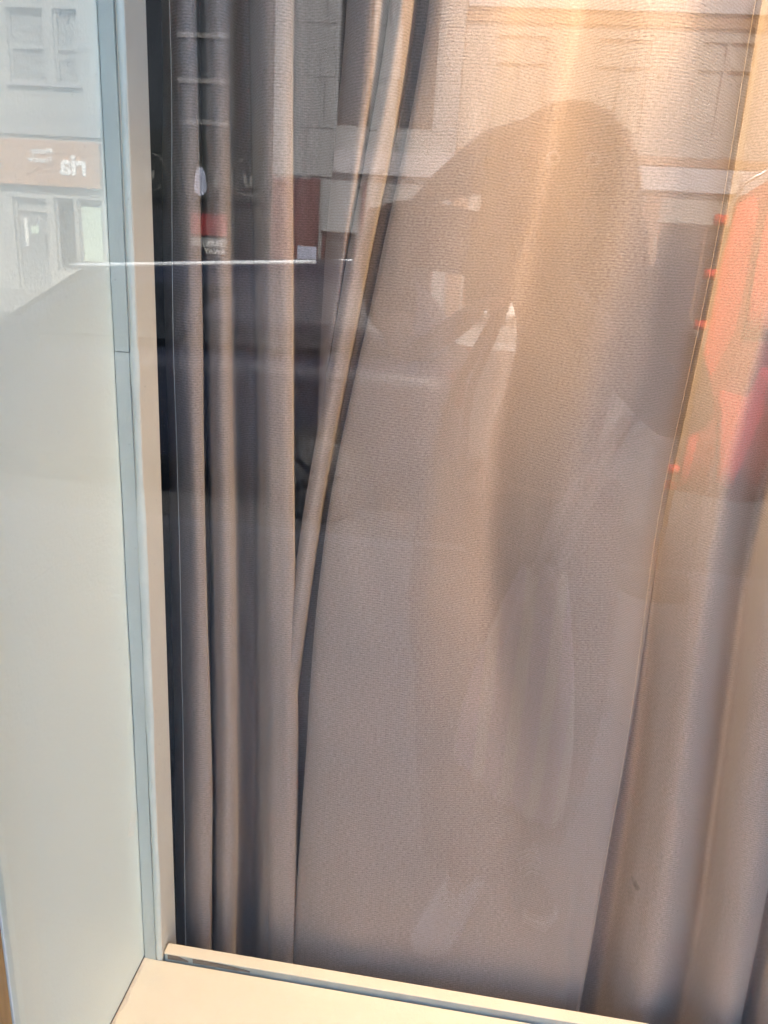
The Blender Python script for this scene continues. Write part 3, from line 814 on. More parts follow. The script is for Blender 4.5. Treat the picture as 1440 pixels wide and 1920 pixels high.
def window(parent, x0, x1, z0, z1, fm, bars=(), vbars=(), sill=True, y=FY, name='window', pane=None, barm=None):
    w = box(name, (x0 + .001, x1 - .001, y - .16, y - .13, z0 + .001, z1 - .001), pane or M['window'], parent)
    bm = bmesh.new(); f = .06
    add_box(bm, x0 + .002, x0 + f, y - .129, y - .07, z0 + .002, z1 - .002)
    add_box(bm, x1 - f, x1 - .002, y - .129, y - .07, z0 + .002, z1 - .002)
    add_box(bm, x0 + f + .001, x1 - f - .001, y - .129, y - .072, z0 + .002, z0 + f)
    add_box(bm, x0 + f + .001, x1 - f - .001, y - .129, y - .072, z1 - f, z1 - .002)
    bm_obj('frame', bm, fm, w)
    for z in bars: box('transom', (x0 + f + .001, x1 - f - .001, y - .128, y - .075, z - .05, z + .05), barm or fm, w)
    for x in vbars: box('mullion', (x - .03, x + .03, y - .127, y - .078, z0 + f + .001, z1 - f - .001), fm, w)
    if sill: box('sill', (x0 - .06, x1 + .06, y + .002, y + .09, z0 - .07, z0 - .002), M['string'], w)
    return w

def block(root, x0, x1, h, m, rm=None):
    bm = bmesh.new()
    add_box(bm, x0, x0 + .25, FY - 8, FY - .252, -.2, h); add_box(bm, x1 - .25, x1, FY - 8, FY - .252, -.2, h)
    add_box(bm, x0 + .251, x1 - .251, FY - 8, FY - 7.75, -.2, h)
    bm_obj('side_wall', bm, m, root)
    box('roof', (x0 + .01, x1 - .01, FY - 8.05, FY + .10, h + .002, h + .22), rm or M['roof'], root)
    box('inner_wall', (x0 + .252, x1 - .252, FY - 2.0, FY - 1.9, -.2, h - .01), M['dark_room'], root)

# --- A: pale rendered building with the orange fascia
A = empty('rendered_building', (-12.5, FY, 0))
tag(A, 'pale grey rendered building with an orange shop fascia, across the street', 'building')
ax0, ax1 = -17.5, -8.92
hA = [(-15.6, -14.4, 4.35, 6.0), (-13.4, -12.2, 4.35, 6.0), (-11.02, -10.15, 4.45, 5.9), (-9.95, -9.39, 4.45, 5.9),
      (-15.6, -14.4, 7.2, 8.8), (-13.4, -12.2, 7.2, 8.8), (-11.02, -10.15, 7.2, 8.8)]
gA = [(-15.8, -12.0, .5, 2.2), (-11.22, -10.38, 0.02, 2.06), (-10.2, -9.7, .5, 2.1), (-9.62, -9.02, .5, 2.1)]
facade_wall('wall', ax0, ax1, -.2, 10.2, hA + gA, M['pale_render'], A)
for h in hA: window(A, *h, M['pale_render'], bars=((h[2] + h[3]) / 2,), pane=M['blind'])
window(A, *gA[0], M['white'], vbars=(-14.5, -13.2), name='shop_window', sill=False)
dr = window(A, *gA[1], M['pale_render'], pane=M['shopgrey'], bars=(1.82,), name='door', sill=False)
box('handle', (-10.52, -10.48, FY - .07, FY - .03, .95, 1.25), M['metal'], dr)
box('notice', (-11.02, -10.92, FY - .068, FY - .064, 1.0, 1.62), M['paper'], dr)
box('notice', (-10.85, -10.66, FY - .068, FY - .064, 1.28, 1.46), M['greenposter'], dr)
window(A, *gA[2], M['shopgrey'], name='shop_window', sill=False)
pw = window(A, *gA[3], M['shopgrey'], name='shop_window', sill=False)
box('poster', (-9.555, -9.085, FY - .068, FY - .062, .75, 1.95), M['greenposter'], pw)
box('string_course', (ax0, ax1 - .01, FY + .002, FY + .07, 3.40, 3.86), M['grey_band'], A)
fas = box('fascia', (-13.4, -8.96, FY + .002, FY + .16, 2.335, 3.285), M['orange'], A, bev=.01)
# the lettering faces the street: it reads left to right for someone looking at -Y
text_mesh('lettering', 'ria', .62, (-9.57, FY + .175, 2.60), M['white'], fas, rotz=R(180), offset=.016)
text_mesh('lettering', 'Money\nTransfer', .185, (-10.05, FY + .172, 2.82), M['white'], fas, rotz=R(180), align='LEFT', offset=.002)
block(A, ax0, ax1, 10.2, M['pale_render'])

# --- B: dark cafe front with white transom windows above
B = empty('cafe_building', (-7, FY, 0))
tag(B, 'dark fronted cafe building with white window bars, beside the orange fascia', 'building')
bx0, bx1 = -8.90, -5.02
hB = [(-8.6, -7.4, 3.6, 6.3), (-7.22, -5.94, 3.6, 6.3), (-5.8, -5.2, 3.6, 6.3), (-8.4, -7.3, 7.0, 8.6), (-6.6, -5.5, 7.0, 8.6)]
gB = [(-8.65, -7.15, .45, 2.2), (-7.0, -6.0, 0.02, 2.2), (-5.85, -5.2, .45, 2.2)]
facade_wall('wall', bx0, bx1, -.2, 9.3, hB + gB, M['darkfront'], B)
window(B, *hB[0], M['black'], sill=False)
window(B, *hB[1], M['black'], bars=(3.84, 4.65, 5.51), sill=False, barm=M['bar_grey'])
window(B, *hB[2], M['black'], sill=False)
for h in hB[3:]: window(B, *h, M['string'], bars=((h[2] + h[3]) / 2,))
w0 = window(B, *gB[0], M['black'], name='shop_window', sill=False)
dB = window(B, *gB[1], M['black'], name='door', sill=False)
box('kick_stripe', (-6.93, -6.07, FY - .069, FY - .064, 1.5, 1.96), M['darkred'], dB)
box('door_light', (-6.93, -6.07, FY - .069, FY - .064, 1.24, 1.44), M['shopgrey'], dB)
text_mesh('lettering', 'TAKE\nAWAY', .17, (-6.36, FY - .060, 1.10), M['white'], dB, rotz=R(180), depth=.003)
box('handle', (-6.18, -6.14, FY - .07, FY - .02, .7, 1.05), M['metal'], dB)
window(B, *gB[2], M['black'], name='shop_window', sill=False)
fb = box('fascia', (-8.85, -5.06, FY + .002, FY + .11, 2.24, 3.25), M['darkfront'], B, bev=.008)
for cx in (-7.8, -5.52):
    ring_pts = [(cx + .385 * math.cos(t), FY + .116, 2.76 + .385 * math.sin(t)) for t in [2 * math.pi * k / 32 for k in range(33)]]
    tube('emblem_ring', ring_pts, .014, M['emblem'], fb, 6)
    for sgn in (-1, 1):
        prism('emblem_leaf', [(cx, 2.52), (cx + sgn * .10, 2.64), (cx + sgn * .14, 2.86), (cx + sgn * .04, 2.76)], 'y', FY + .112, FY + .118, M['emblem'], fb)
prism('emblem_drop', [(-6.62 + .17 * math.cos(t) * (1 if math.sin(t) < 0 else .75), 2.62 + .3 * math.sin(t)) for t in [2 * math.pi * k / 16 for k in range(16)]], 'y', FY + .112, FY + .12, M['bluewhite'], fb)
prism('emblem_leaf', [(-6.30, 2.45), (-6.22, 2.62), (-6.18, 2.9), (-6.32, 2.7)], 'y', FY + .112, FY + .118, M['emblem'], fb)
block(B, bx0, bx1, 9.3, M['darkfront'])

# --- C: stone clad building, each slab a piece
Cc = empty('stone_building', (-3, FY, 0))
tag(Cc, 'blue grey stone clad building with maroon shopfront piers, across the street', 'building')
cx0, cx1 = -5.0, -1.02
hC = [(-3.60, -2.9, 3.90, 6.6), (-2.35, -1.55, 3.90, 6.6), (-3.60, -2.9, 7.2, 8.8), (-2.35, -1.55, 7.2, 8.8)]
gC = [(-3.86, -3.05, .3, 1.74), (-2.85, -1.3, .02, 2.3)]
facade_wall('wall', cx0, cx1, -.2, 9.8, hC + gC, M['shopgrey'], Cc)
for h in hC: window(Cc, *h, M['black'], sill=False, bars=(h[2] + .1,))
levels = [2.86, 3.82, 4.81, 5.79, 6.78, 7.76, 8.75, 9.7]
for k in range(len(levels) - 1):
    za, zb_ = levels[k] + .006, levels[k + 1] - .006
    off = (0.73, 0.45)[k % 2]
    edges = [cx0 + .003]
    x = cx0 + off
    while x < cx1 - .2:
        edges.append(x); x += .66
    edges.append(cx1 - .003)
    for i in range(len(edges) - 1):
        a, b = edges[i] + .006, edges[i + 1] - .006
        if any(a < h[1] and b > h[0] and za < h[3] and zb_ > h[2] for h in hC):
            # trim the slab beside an opening
            for h in hC:
                if a < h[1] and b > h[0] and za < h[3] and zb_ > h[2]:
                    if a < h[0] - .05: box('stone_slab', (a, h[0] - .004, FY + .002, FY + .03 + random.uniform(0, .004), za, zb_), M['stone'], Cc)
                    if b > h[1] + .05: box('stone_slab', (h[1] + .004, b, FY + .002, FY + .03 + random.uniform(0, .004), za, zb_), M['stone'], Cc)
                    break
            continue
        box('stone_slab', (a, b, FY + .002, FY + .03 + random.uniform(0, .004), za, zb_), M['stone'], Cc)
for x0, x1 in ((-4.52, -3.93), (-2.98, -2.88)):
    box('maroon_pier', (x0, x1, FY + .002, FY + .10, -.05, 2.80), M['maroon'], Cc)
box('maroon_pier', (-4.98, -4.54, FY + .002, FY + .06, -.05, 2.80), M['maroon'], Cc)
box('grey_pier', (-3.86, -3.05, FY + .002, FY + .05, 1.75, 2.80), M['stone'], Cc)
box('poster', (-4.38, -3.92 - .02, FY + .102, FY + .108, 1.02, 1.40), M['bluewhite'], Cc)
window(Cc, *gC[0], M['maroon'], name='shop_window', sill=False)
window(Cc, *gC[1], M['maroon'], name='shop_window', vbars=(-2.1,), sill=False)
box('string_course', (-3.62, cx1 - .005, FY + .036, FY + .14, 2.95, 3.40), M['string'], Cc, bev=.01)
block(Cc, cx0, cx1, 9.8, M['stone'])

# --- D: tan building with pale string courses
Dd = empty('tan_building', (4, FY, 0))
tag(Dd, 'tan rendered building with pale string courses and brown brick piers, right of the stone building', 'building')
dx0, dx1 = -1.0, 13.0
hD = [(x, x + 1.15, 3.95, 5.75) for x in (-.4, 1.6, 3.6, 5.6, 7.6, 9.6)] + [(x, x + 1.15, 7.1, 8.8) for x in (-.4, 1.6, 3.6, 5.6, 7.6, 9.6)]
gD = [(-.6, 1.5, .35, 2.35), (2.0, 3.0, .02, 2.35), (3.4, 5.4, .35, 2.35), (6.0, 8.4, .35, 2.35), (9.0, 11.5, .35, 2.35)]
facade_wall('wall', dx0, dx1, -.2, 9.9, hD + gD, M['tan'], Dd)
for h in hD: window(Dd, *h, M['tan'], pane=M['tan_blind'], bars=(h[3] - .5,), vbars=((h[0] + h[1]) / 2,), sill=False, y=FY + .085)
for i, h in enumerate(gD): window(Dd, *h, M['brown'], name='door' if i == 1 else 'shop_window', sill=False, vbars=() if i == 1 else ((h[0] + h[1]) / 2,))
box('string_course', (dx0 + .005, dx1, FY + .002, FY + .13, 2.95, 3.40), M['string'], Dd, bev=.01)
box('brick_course', (dx0 + .005, dx1, FY + .002, FY + .06, 3.43, 3.60), M['brown'], Dd)
box('string_course', (dx0 + .005, dx1, FY + .002, FY + .13, 6.15, 6.45), M['string'], Dd, bev=.01)
box('brick_course', (dx0 + .005, dx1, FY + .002, FY + .06, 5.92, 6.12), M['brown'], Dd)
for x in (-.95, 1.6, 3.05, 5.5, 8.5):
    box('brick_pier', (x, x + .3, FY + .002, FY + .08, -.05, 2.90), M['brown'], Dd)
block(Dd, dx0, dx1, 9.9, M['tan'])

# --- white printed boards and bollards on the far pavement
brd = empty('notice_board', (.15, -16.9, 0))
tag(brd, 'low white printed notice board with header strip on the far pavement', 'notice board')
bY = -16.9
k_ = 17.47 / 18.0
box('panel', (-.22, .66, bY, bY + .03, .26, .71), M['paper'], brd)
box('header', (-.06, .44, bY, bY + .03, .80, .88), M['paper'], brd)
for x in (-.15, .55):
    box('leg', (x, x + .05, bY - .06, bY - .002, -.004, .92), M['black'], brd)
for i, (x, y, lab) in enumerate(((-1.72, -16.9, 'pale blue post with a flat top on the far pavement, left of the notice board'),
                               (3.95, -14.6, 'short white bollard at the far kerb, left of its pair beside the crossing'),
                               (4.32, -14.6, 'short white bollard at the far kerb, right of its pair beside the crossing'))):
    b = empty('bollard', (x, y, 0)); tag(b, lab, 'bollard', 'bollards on the far pavement')
    h = .72 if i == 0 else .5
    tube('post', [(x, y, -.004), (x, y, h)], [.06, .055], M['bluewhite'] if i == 0 else M['black'], b, 14)
    tube('cap', [(x, y, h), (x, y, h + .05), (x, y, h + .08)], [.062, .06, .03], M['white'], b, 14)

# ================================================================== PARKED CAR
car = empty('parked_car', (-2.0, -4.5, -.12))
tag(car, 'dark navy hatchback with pale roof rail parked at the near kerb, facing left', 'car')
CY, GZ = -4.50, -.12            # centre line, road level
def loft(name, stations, mtl, parent):
    """stations: (x, [(half width, z), ...]) mirrored about the car's centre line"""
    bm = bmesh.new(); rings = []
    for x, prof in stations:
        ring = [bm.verts.new((x, CY + w, GZ + z)) for w, z in prof] + [bm.verts.new((x, CY - w, GZ + z)) for w, z in reversed(prof)]
        rings.append(ring)
    n = len(rings[0])
    for a, b in zip(rings[:-1], rings[1:]):
        for k in range(n):
            bm.faces.new((a[k], a[(k + 1) % n], b[(k + 1) % n], b[k]))
    bm.faces.new(rings[0]); bm.faces.new(rings[-1][::-1])
    o = bm_obj(name, bm, mtl, parent, smooth=True)
    md = o.modifiers.new('round', 'SUBSURF'); md.levels = 2; md.render_levels = 2
    return o
def bodyprof(w, zb, zs, zt, tw):
    return [(w * .86, zb), (w * .97, zb + .08), (w, zs - .12), (w * .985, zs), (tw, zt), (tw * .5, zt + .025)]
body = loft('body', [(-4.12, bodyprof(.62, .30, .52, .60, .52)), (-4.05, bodyprof(.76, .22, .60, .70, .66)), (-3.7, bodyprof(.85, .20, .70, .80, .72)), (-3.0, bodyprof(.875, .20, .80, .90, .76)),
                     (-2.7, bodyprof(.88, .20, .85, .94, .78)), (-1.6, bodyprof(.885, .20, .87, .95, .79)), (-.6, bodyprof(.88, .20, .89, .97, .79)), (-.2, bodyprof(.85, .24, .88, .95, .76)), (-.06, bodyprof(.74, .30, .84, .90, .66))], M['carpaint'], car)
def cabprof(wb, zb, wt, zt):
    return [(wb, zb), (wb * .97, zb + (zt - zb) * .4), (wt, zt - .05), (wt * .9, zt - .005), (wt * .5, zt + .035)]
cab = loft('cabin', [(-3.02, cabprof(.72, .88, .66, .93)), (-2.45, cabprof(.77, .90, .60, 1.29)), (-2.1, cabprof(.785, .91, .60, 1.36)), (-1.4, cabprof(.79, .92, .605, 1.415)),
                     (-.85, cabprof(.785, .93, .595, 1.445)), (-.48, cabprof(.76, .92, .57, 1.39)), (-.16, cabprof(.70, .90, .60, 1.0))], M['carpaint'], car)
def side_pane(name, pts, parent):
    for s in (1, -1):
        bm = bmesh.new()
        v = [bm.verts.new((x, CY + s * w, GZ + z)) for x, w, z in pts]
        bm.faces.new(v)
        bmesh.ops.solidify(bm, geom=bm.faces[:], thickness=.012)
        bm_obj(name, bm, M['window'], parent)
side_pane('side_window', [(-2.72, .792, .985), (-1.72, .806, .99), (-1.70, .655, 1.295), (-2.28, .65, 1.265)], cab)
side_pane('side_window', [(-1.64, .806, .99), (-.86, .80, 1.0), (-.80, .64, 1.265), (-1.62, .655, 1.295)], cab)
bm = bmesh.new()
v = [bm.verts.new(q) for q in ((-2.99, CY - .60, GZ + .955), (-2.99, CY + .60, GZ + .955), (-2.44, CY + .52, GZ + 1.315), (-2.44, CY - .52, GZ + 1.315))]
bm.faces.new(v); bmesh.ops.solidify(bm, geom=bm.faces[:], thickness=.02)
bm_obj('windscreen', bm, M['window'], cab)
for s in (1, -1):
    pts = [(x, CY + s * .60, GZ + 1.344 + (x + 2.43) * .0763) for x in (-2.43, -2.1, -1.7, -1.35, -.98)]
    tube('roof_rail', pts, .013, M['sky_glint_rail'], car, 10)
    for x in (-3.28, -.86):
        bm = bmesh.new()
        for r0, y0, y1 in ((.305, .66, .872),):
            add_tube(bm, [(x, CY + s * y0, GZ + .31), (x, CY + s * (y0 + .02), GZ + .31), (x, CY + s * (y1 - .02), GZ + .31), (x, CY + s * y1, GZ + .31)], [.27, .31, .31, .27], 28)
        wh = bm_obj('wheel', bm, M['tyre'], car, smooth=True)
        tube('rim', [(x, CY + s * .868, GZ + .31), (x, CY + s * .880, GZ + .31)], [.21, .19], M['rim'], wh, 24)
        for k in range(5):
            a = 2 * math.pi * k / 5
            tube('spoke', [(x, CY + s * .885, GZ + .31), (x + .18 * math.cos(a), CY + s * .885, GZ + .31 + .18 * math.sin(a))], [.03, .02], M['black'], wh, 6)
    box('door_handle', (-1.95, -1.80, CY + s * .885 - .012, CY + s * .885 + .012, GZ + .80, GZ + .83), M['carpaint'], car)
    box('door_handle', (-1.02, -.88, CY + s * .885 - .012, CY + s * .885 + .012, GZ + .81, GZ + .84), M['carpaint'], car)
    mr = box('mirror', (-2.68, -2.52, CY + s * .93 - .09, CY + s * .93 + .09, GZ + .93, GZ + 1.06), M['carpaint'], car, bev=.03)
    box('headlight', (-4.06, -3.80, CY + s * .64 - .11, CY + s * .64 + .11, GZ + .58, GZ + .70), M['lens'], car, bev=.03)
    box('tail_light', (-.22, -.08, CY + s * .66 - .09, CY + s * .66 + .09, GZ + .72, GZ + .92), M['redlens'], car, bev=.03)

# ================================================================== RED FEATHER FLAG
FX, FYY = 0.905, -2.935
flag = empty('feather_flag', (FX, FYY, 0))
tag(flag, 'red advertising flag on a short pole with red rings, standing on the pavement', 'flag')
tube('base', [(FX, FYY, -.004), (FX, FYY, .03), (FX, FYY, .06)], [.19, .18, .03], M['black'], flag, 24)
tube('pole', [(FX, FYY, .05), (FX, FYY, 1.6), (FX + .05, FYY, 1.76), (FX + .2, FYY, 1.86)], [.012, .011, .009, .007], M['metal'], flag, 10)
for z in (1.62, 1.41, 1.205, .996, .788, .575, .50):
    tube('ring', [(FX - .035, FYY + .004, z), (FX + .012, FYY + .004, z)], .022, M['flag_red'], flag, 12)
def cloth_piece(name, outline, m, dy, parent):
    bm = bmesh.new()
    vs_ = [bm.verts.new((x, FYY + dy, z)) for x, z in outline]
    bm.faces.new(vs_)
    bmesh.ops.triangulate(bm, faces=bm.faces[:])
    bmesh.ops.subdivide_edges(bm, edges=bm.edges[:], cuts=4, use_grid_fill=True)
    for v in bm.verts:
        v.co.y += .02 * math.sin(v.co.x * 14 + v.co.z * 3) + .008 * math.sin(v.co.z * 11)
    bmesh.ops.solidify(bm, geom=bm.faces[:], thickness=.002)
    return bm_obj(name, bm, m, parent, smooth=True)
fc = cloth_piece('flag_cloth', [(.915, .48), (1.20, .44), (1.46, .52), (1.50, 1.0), (1.48, 1.6), (1.40, 1.78), (1.1, 1.82), (.94, 1.70)], M['flag_dark'], 0, flag)
for outl in ([(.925, .50), (.955, .52), (.965, .80), (.985, 1.00), (1.035, 1.17), (1.035, 1.40), (1.028, 1.66), (1.0, 1.72), (.945, 1.68), (.93, 1.5)],
             [(1.075, 1.17), (1.19, 1.18), (1.30, 1.22), (1.32, 1.70), (1.15, 1.78), (1.06, 1.73), (1.06, 1.45)],
             [(1.09, .53), (1.16, .50), (1.165, .56), (1.14, .62), (1.16, .72), (1.21, .86), (1.20, 1.06), (1.165, 1.05), (1.14, .92), (1.03, .94), (1.03, .90), (1.09, .86), (1.085, .70)],
             [(1.30, .6), (1.40, .6), (1.42, 1.5), (1.35, 1.5)]):
    cloth_piece('red_panel', outl, M['flag_red'], .012, fc)

# ================================================================== THE PERSON TAKING THE PICTURE
def skin_mesh(name, nodes, edges, m, parent, root=0, sub=2):
    """nodes: (x,y,z,rx[,ry]); grown with Skin + Subdivision"""
    me = bpy.data.meshes.new(name)
    me.from_pydata([n[:3] for n in nodes], edges, [])
    o = link_mesh(name, me, None, parent)
    md = o.modifiers.new('skin', 'SKIN'); md.use_smooth_shade = True; md.branch_smoothing = 0.6
    sl = me.skin_vertices[0].data if me.skin_vertices else None
    if sl is None:
        bpy.context.view_layer.objects.active = o
        bpy.ops.object.select_all(action='DESELECT'); o.select_set(True)
        bpy.ops.mesh.customdata_skin_add()
        sl = me.skin_vertices[0].data
    for i, n in enumerate(nodes):
        sl[i].radius = (n[3], n[4] if len(n) > 4 else n[3])
        sl[i].use_root = (i == root)
    s = o.modifiers.new('sub', 'SUBSURF'); s.levels = sub; s.render_levels = sub
    me.materials.append(m)
    return o

def chain(nodes, edges, start, pts):
    prev = start
    for p in pts:
        nodes.append(p); edges.append((prev, len(nodes) - 1)); prev = len(nodes) - 1
    return prev

person = empty('person', (.11, -.98, 0))
tag(person, 'person in brown jacket and dark trousers holding up a phone to photograph the window', 'person')

N, E_ = [], []
N.append((.11, -.985, .94, .135, .10))                                         # pelvis, root
chest = chain(N, E_, 0, [(.125, -.985, 1.06, .115, .09), (.155, -.975, 1.20, .115, .10), (.165, -.965, 1.33, .11, .09)])
neck = chain(N, E_, chest, [(.14, -.950, 1.43, .058), (.11, -.930, 1.49, .056)])
head = chain(N, E_, neck, [(.11, -.905, 1.545, .078, .088), (.11, -.900, 1.60, .078, .092), (.11, -.905, 1.645, .045, .055)])
def arm(sh, el, wr, palm, fdir, side, curl):
    a = chain(N, E_, chest, [(*sh, .055), ((sh[0] + el[0]) / 2, (sh[1] + el[1]) / 2, (sh[2] + el[2]) / 2, .047), (*el, .041),
                             ((el[0] * .4 + wr[0] * .6), (el[1] * .4 + wr[1] * .6), (el[2] * .4 + wr[2] * .6), .034), (*wr, .025)])
    pm = chain(N, E_, a, [(*palm, .030, .018)])
    P = Vector(palm); f = Vector(fdir).normalized(); sd = Vector(side).normalized(); c = Vector(curl).normalized()
    for off, ln in ((-.030, .070), (-.010, .080), (.010, .075), (.028, .058)):
        b = P + sd * off + f * .034
        m1 = b + f * ln * .45 + c * .010; m2 = m1 + f * ln * .25 + c * ln * .33; m3 = m2 + c * ln * .30 - f * .004
        chain(N, E_, pm, [(*b, .0095), (*m1, .0088), (*m2, .0080), (*m3, .0068)])
    t0 = P - sd * .034 - f * .006; t1 = t0 - sd * .026 + f * .022 + c * .010; t2 = t1 + f * .026 + c * .010
    chain(N, E_, pm, [(*t0, .012), (*t1, .0105), (*t2, .0085)])
# left arm (seen on the left in the glass): elbow lifted out; hand steadies the phone's lower left
arm((.045, -.945, 1.43), (-.195, -.850, 1.452), (-.130, -.690, 1.275), (-.085, -.635, 1.285), (.55, .25, .75), (-.3, .9, -.1), (.8, .1, .1))
# right arm: hand grips the phone's right edge
arm((.295, -.955, 1.375), (.365, -.850, 1.165), (.135, -.690, 1.355), (.075, -.628, 1.425), (-.25, .25, .90), (-.9, -.1, -.25), (-.35, .75, .1))
for hx, kx, kz, fx_, fy_, tx, ty in ((.025, .045, .50, .085, -.905, .005, -.735), (.195, .205, .50, .215, -1.035, .255, -.865)):
    chain(N, E_, 0, [(hx, -.985, .88, .092), ((hx + kx) / 2, -.975, .68, .078), (kx, -.955, kz, .058), ((kx + fx_) / 2, (fy_ - .955) / 2, .28, .052), (fx_, fy_, .095, .034), (fx_ * .5 + tx * .5, fy_ * .5 + ty * .5, .05, .032, .026)])
body_o = skin_mesh('body', N, E_, M['skin'], person)

# face: eyes, nose, mouth, ears
def ball(name, c, r, m, parent, sc=(1, 1, 1), seg=14):
    bm = bmesh.new()
    bmesh.ops.create_uvsphere(bm, u_segments=seg, v_segments=seg // 2 + 2, radius=1)
    for v in bm.verts: v.co = Vector((c[0] + v.co.x * r * sc[0], c[1] + v.co.y * r * sc[1], c[2] + v.co.z * r * sc[2]))
    return bm_obj(name, bm, m, parent, smooth=True)
for s in (-1, 1):
    e = ball('eye', (.11 + s * .031, -.822, 1.575), .012, M['white'], body_o)
    ball('iris', (.11 + s * .031, -.8135, 1.575), .006, M['hair'], e)
    ball('ear', (.11 + s * .078, -.905, 1.565), .03, M['skin'], body_o, (.35, .6, 1))
ball('nose', (.11, -.808, 1.552), .018, M['skin'], body_o, (.7, .9, 1.3))
ball('mouth', (.11, -.820, 1.510), .022, mat('lips', (.35, .12, .10), .45), body_o, (1.1, .4, .35))

# hair: cap and long locks over the shoulders
bm = bmesh.new()
rnd = random.Random(4)
bmesh.ops.create_uvsphere(bm, u_segments=28, v_segments=18, radius=1)
for v in bm.verts:
    n_ = v.co.copy()
    w = 1 + .05 * noise.noise(n_ * 5)
    v.co = Vector((.11 + n_.x * .104 * w, -.918 + n_.y * .108 * w, 1.590 + n_.z * .084 * w))
bmesh.ops.delete(bm, geom=[f for f in bm.faces if f.calc_center_median().y > -.862 and f.calc_center_median().z < 1.628], context='FACES')
for k in range(46):
    a = rnd.uniform(math.pi * 1.0, math.pi * 2.0) if k > 12 else rnd.choice((math.pi * .95, math.pi * 2.05))
    x0, y0 = .11 + .092 * math.cos(a), -.918 + .095 * math.sin(a)
    x1 = .11 + .13 * math.cos(a) + rnd.uniform(-.02, .02); ln = rnd.uniform(.18, .30)
    add_tube(bm, [(x0, y0, 1.60), (x0 * .6 + x1 * .4, y0 - .006, 1.52), (x1, y0 - .014, 1.60 - ln * .7), (x1 + rnd.uniform(-.015, .015), y0 - .014, 1.60 - ln)], [.020, .022, .018, .005], 7)
for k in range(16):       # loose locks falling over the lifted arm
    t = k / 15; yy = -.905 - .05 * rnd.random()
    e = (-.165 + .16 * t + rnd.uniform(-.01, .01), 1.485 + .05 * t)
    add_tube(bm, [(.06 - .02 * t, yy, 1.635 - .02 * t), (.03 - .06 * (1 - t), yy, 1.60 - .01 * t), (e[0] * .6, yy, e[1] + .055), (e[0], yy + .01, e[1])], [.020, .024, .022, .006], 7)
bm_obj('hair', bm, M['hair'], person, smooth=True)

# jacket: torso and sleeves, with a raised hood collar
J, JE = [], []
J.append((.12, -.985, .98, .150, .12))
jc = chain(J, JE, 0, [(.14, -.985, 1.10, .125, .115), (.165, -.975, 1.22, .122, .12), (.172, -.968, 1.34, .125, .115)])
chain(J, JE, jc, [(.15, -.965, 1.42, .095, .092), (.13, -.965, 1.47, .088, .085)])
for sh, el, wr in (((.045, -.945, 1.435), (-.195, -.850, 1.455), (-.145, -.715, 1.300)), ((.295, -.955, 1.375), (.365, -.850, 1.165), (.155, -.715, 1.335))):
    chain(J, JE, jc, [(*sh, .070), ((sh[0] + el[0]) / 2, (sh[1] + el[1]) / 2, (sh[2] + el[2]) / 2, .062), (*el, .058), ((el[0] + wr[0]) / 2, (el[1] + wr[1]) / 2, (el[2] + wr[2]) / 2, .050), (*wr, .040)])
skin_mesh('jacket', J, JE, M['jacket'], person)
# wide trousers with pressed folds
for s, hx, kx, az, ax, ay in ((-1, .030, .045, .15, .085, -.905), (1, .190, .205, .15, .215, -1.035)):
    bm = bmesh.new(); rings = []
    seg = 40
    for i in range(15):
        t = i / 14
        z = 1.0 - t * (1.0 - az)
        cx_ = hx + (kx - hx) * min(1, t * 2) + (ax - kx) * max(0, t * 2 - 1)
        cy_ = -.985 + .030 * min(1, t * 2) + (ay + .955) * max(0, t * 2 - 1)
        rr = .118 - .010 * t + .012 * math.sin(t * 3.1)
        rings.append([bm.verts.new((cx_ + math.cos(a) * (rr + .009 * t * math.sin(a * 7 + t * 2)), cy_ + math.sin(a) * (rr * 1.05 + .009 * t * math.sin(a * 7 + t * 2)), z)) for a in [2 * math.pi * k / seg for k in range(seg)]])
    for a, b in zip(rings[:-1], rings[1:]):
        for k in range(seg):
            bm.faces.new((a[k], a[(k + 1) % seg], b[(k + 1) % seg], b[k]))
    bm_obj('trouser_leg', bm, M['stripes'], person, smooth=True)
# sneakers
for hx, hy, tx, ty in ((.105, -.950, .000, -.715), (.195, -1.075, .262, -.840)):
    d = Vector((tx - hx, ty - hy, 0)); ln = d.length; d.normalize(); w = Vector((-d.y, d.x, 0))
    bm = bmesh.new(); rings = []
    for t, hw, h in ((0, .022, .050), (.06, .034, .085), (.25, .036, .100), (.42, .037, .092), (.60, .043, .066), (.80, .044, .050), (.93, .034, .044), (1.0, .016, .032)):
        c = Vector((hx, hy, 0)) + d * (ln * t)
        rings.append([bm.verts.new(c + w * (hw * q[0]) + Vector((0, 0, .002 + h * q[1]))) for q in ((-1, 0), (-1.02, .3), (-.9, .65), (-.5, .97), (0, 1.02), (.5, .97), (.9, .65), (1.02, .3), (1, 0))])
    for a, b in zip(rings[:-1], rings[1:]):
        for k in range(9):
            bm.faces.new((a[k], a[(k + 1) % 9], b[(k + 1) % 9], b[k]))
    bm.faces.new(rings[0]); bm.faces.new(rings[-1][::-1])
    sh = bm_obj('shoe', bm, M['shoe'] if hx < .15 else M['bag'], person, smooth=True)
    for k in range(4):
        c = Vector((hx, hy, 0)) + d * (ln * (.40 + .065 * k)); z = .102 - .010 * k
        tube('lace', [c - w * .026 + Vector((0, 0, z - .012)), c + Vector((0, 0, z + .004)), c + w * .026 + Vector((0, 0, z - .012))], .003, M['white'], sh, 6)
    bm = bmesh.new()
    tcap = Vector((hx, hy, 0)) + d * (ln * .97)
    add_tube(bm, [tcap - w * .036 + Vector((0, 0, .018)) - d * .02, tcap + Vector((0, 0, .02)) + d * .012, tcap + w * .036 + Vector((0, 0, .018)) - d * .02], .012, 8)
    bm_obj('toe_cap', bm, M['white'], sh, smooth=True)

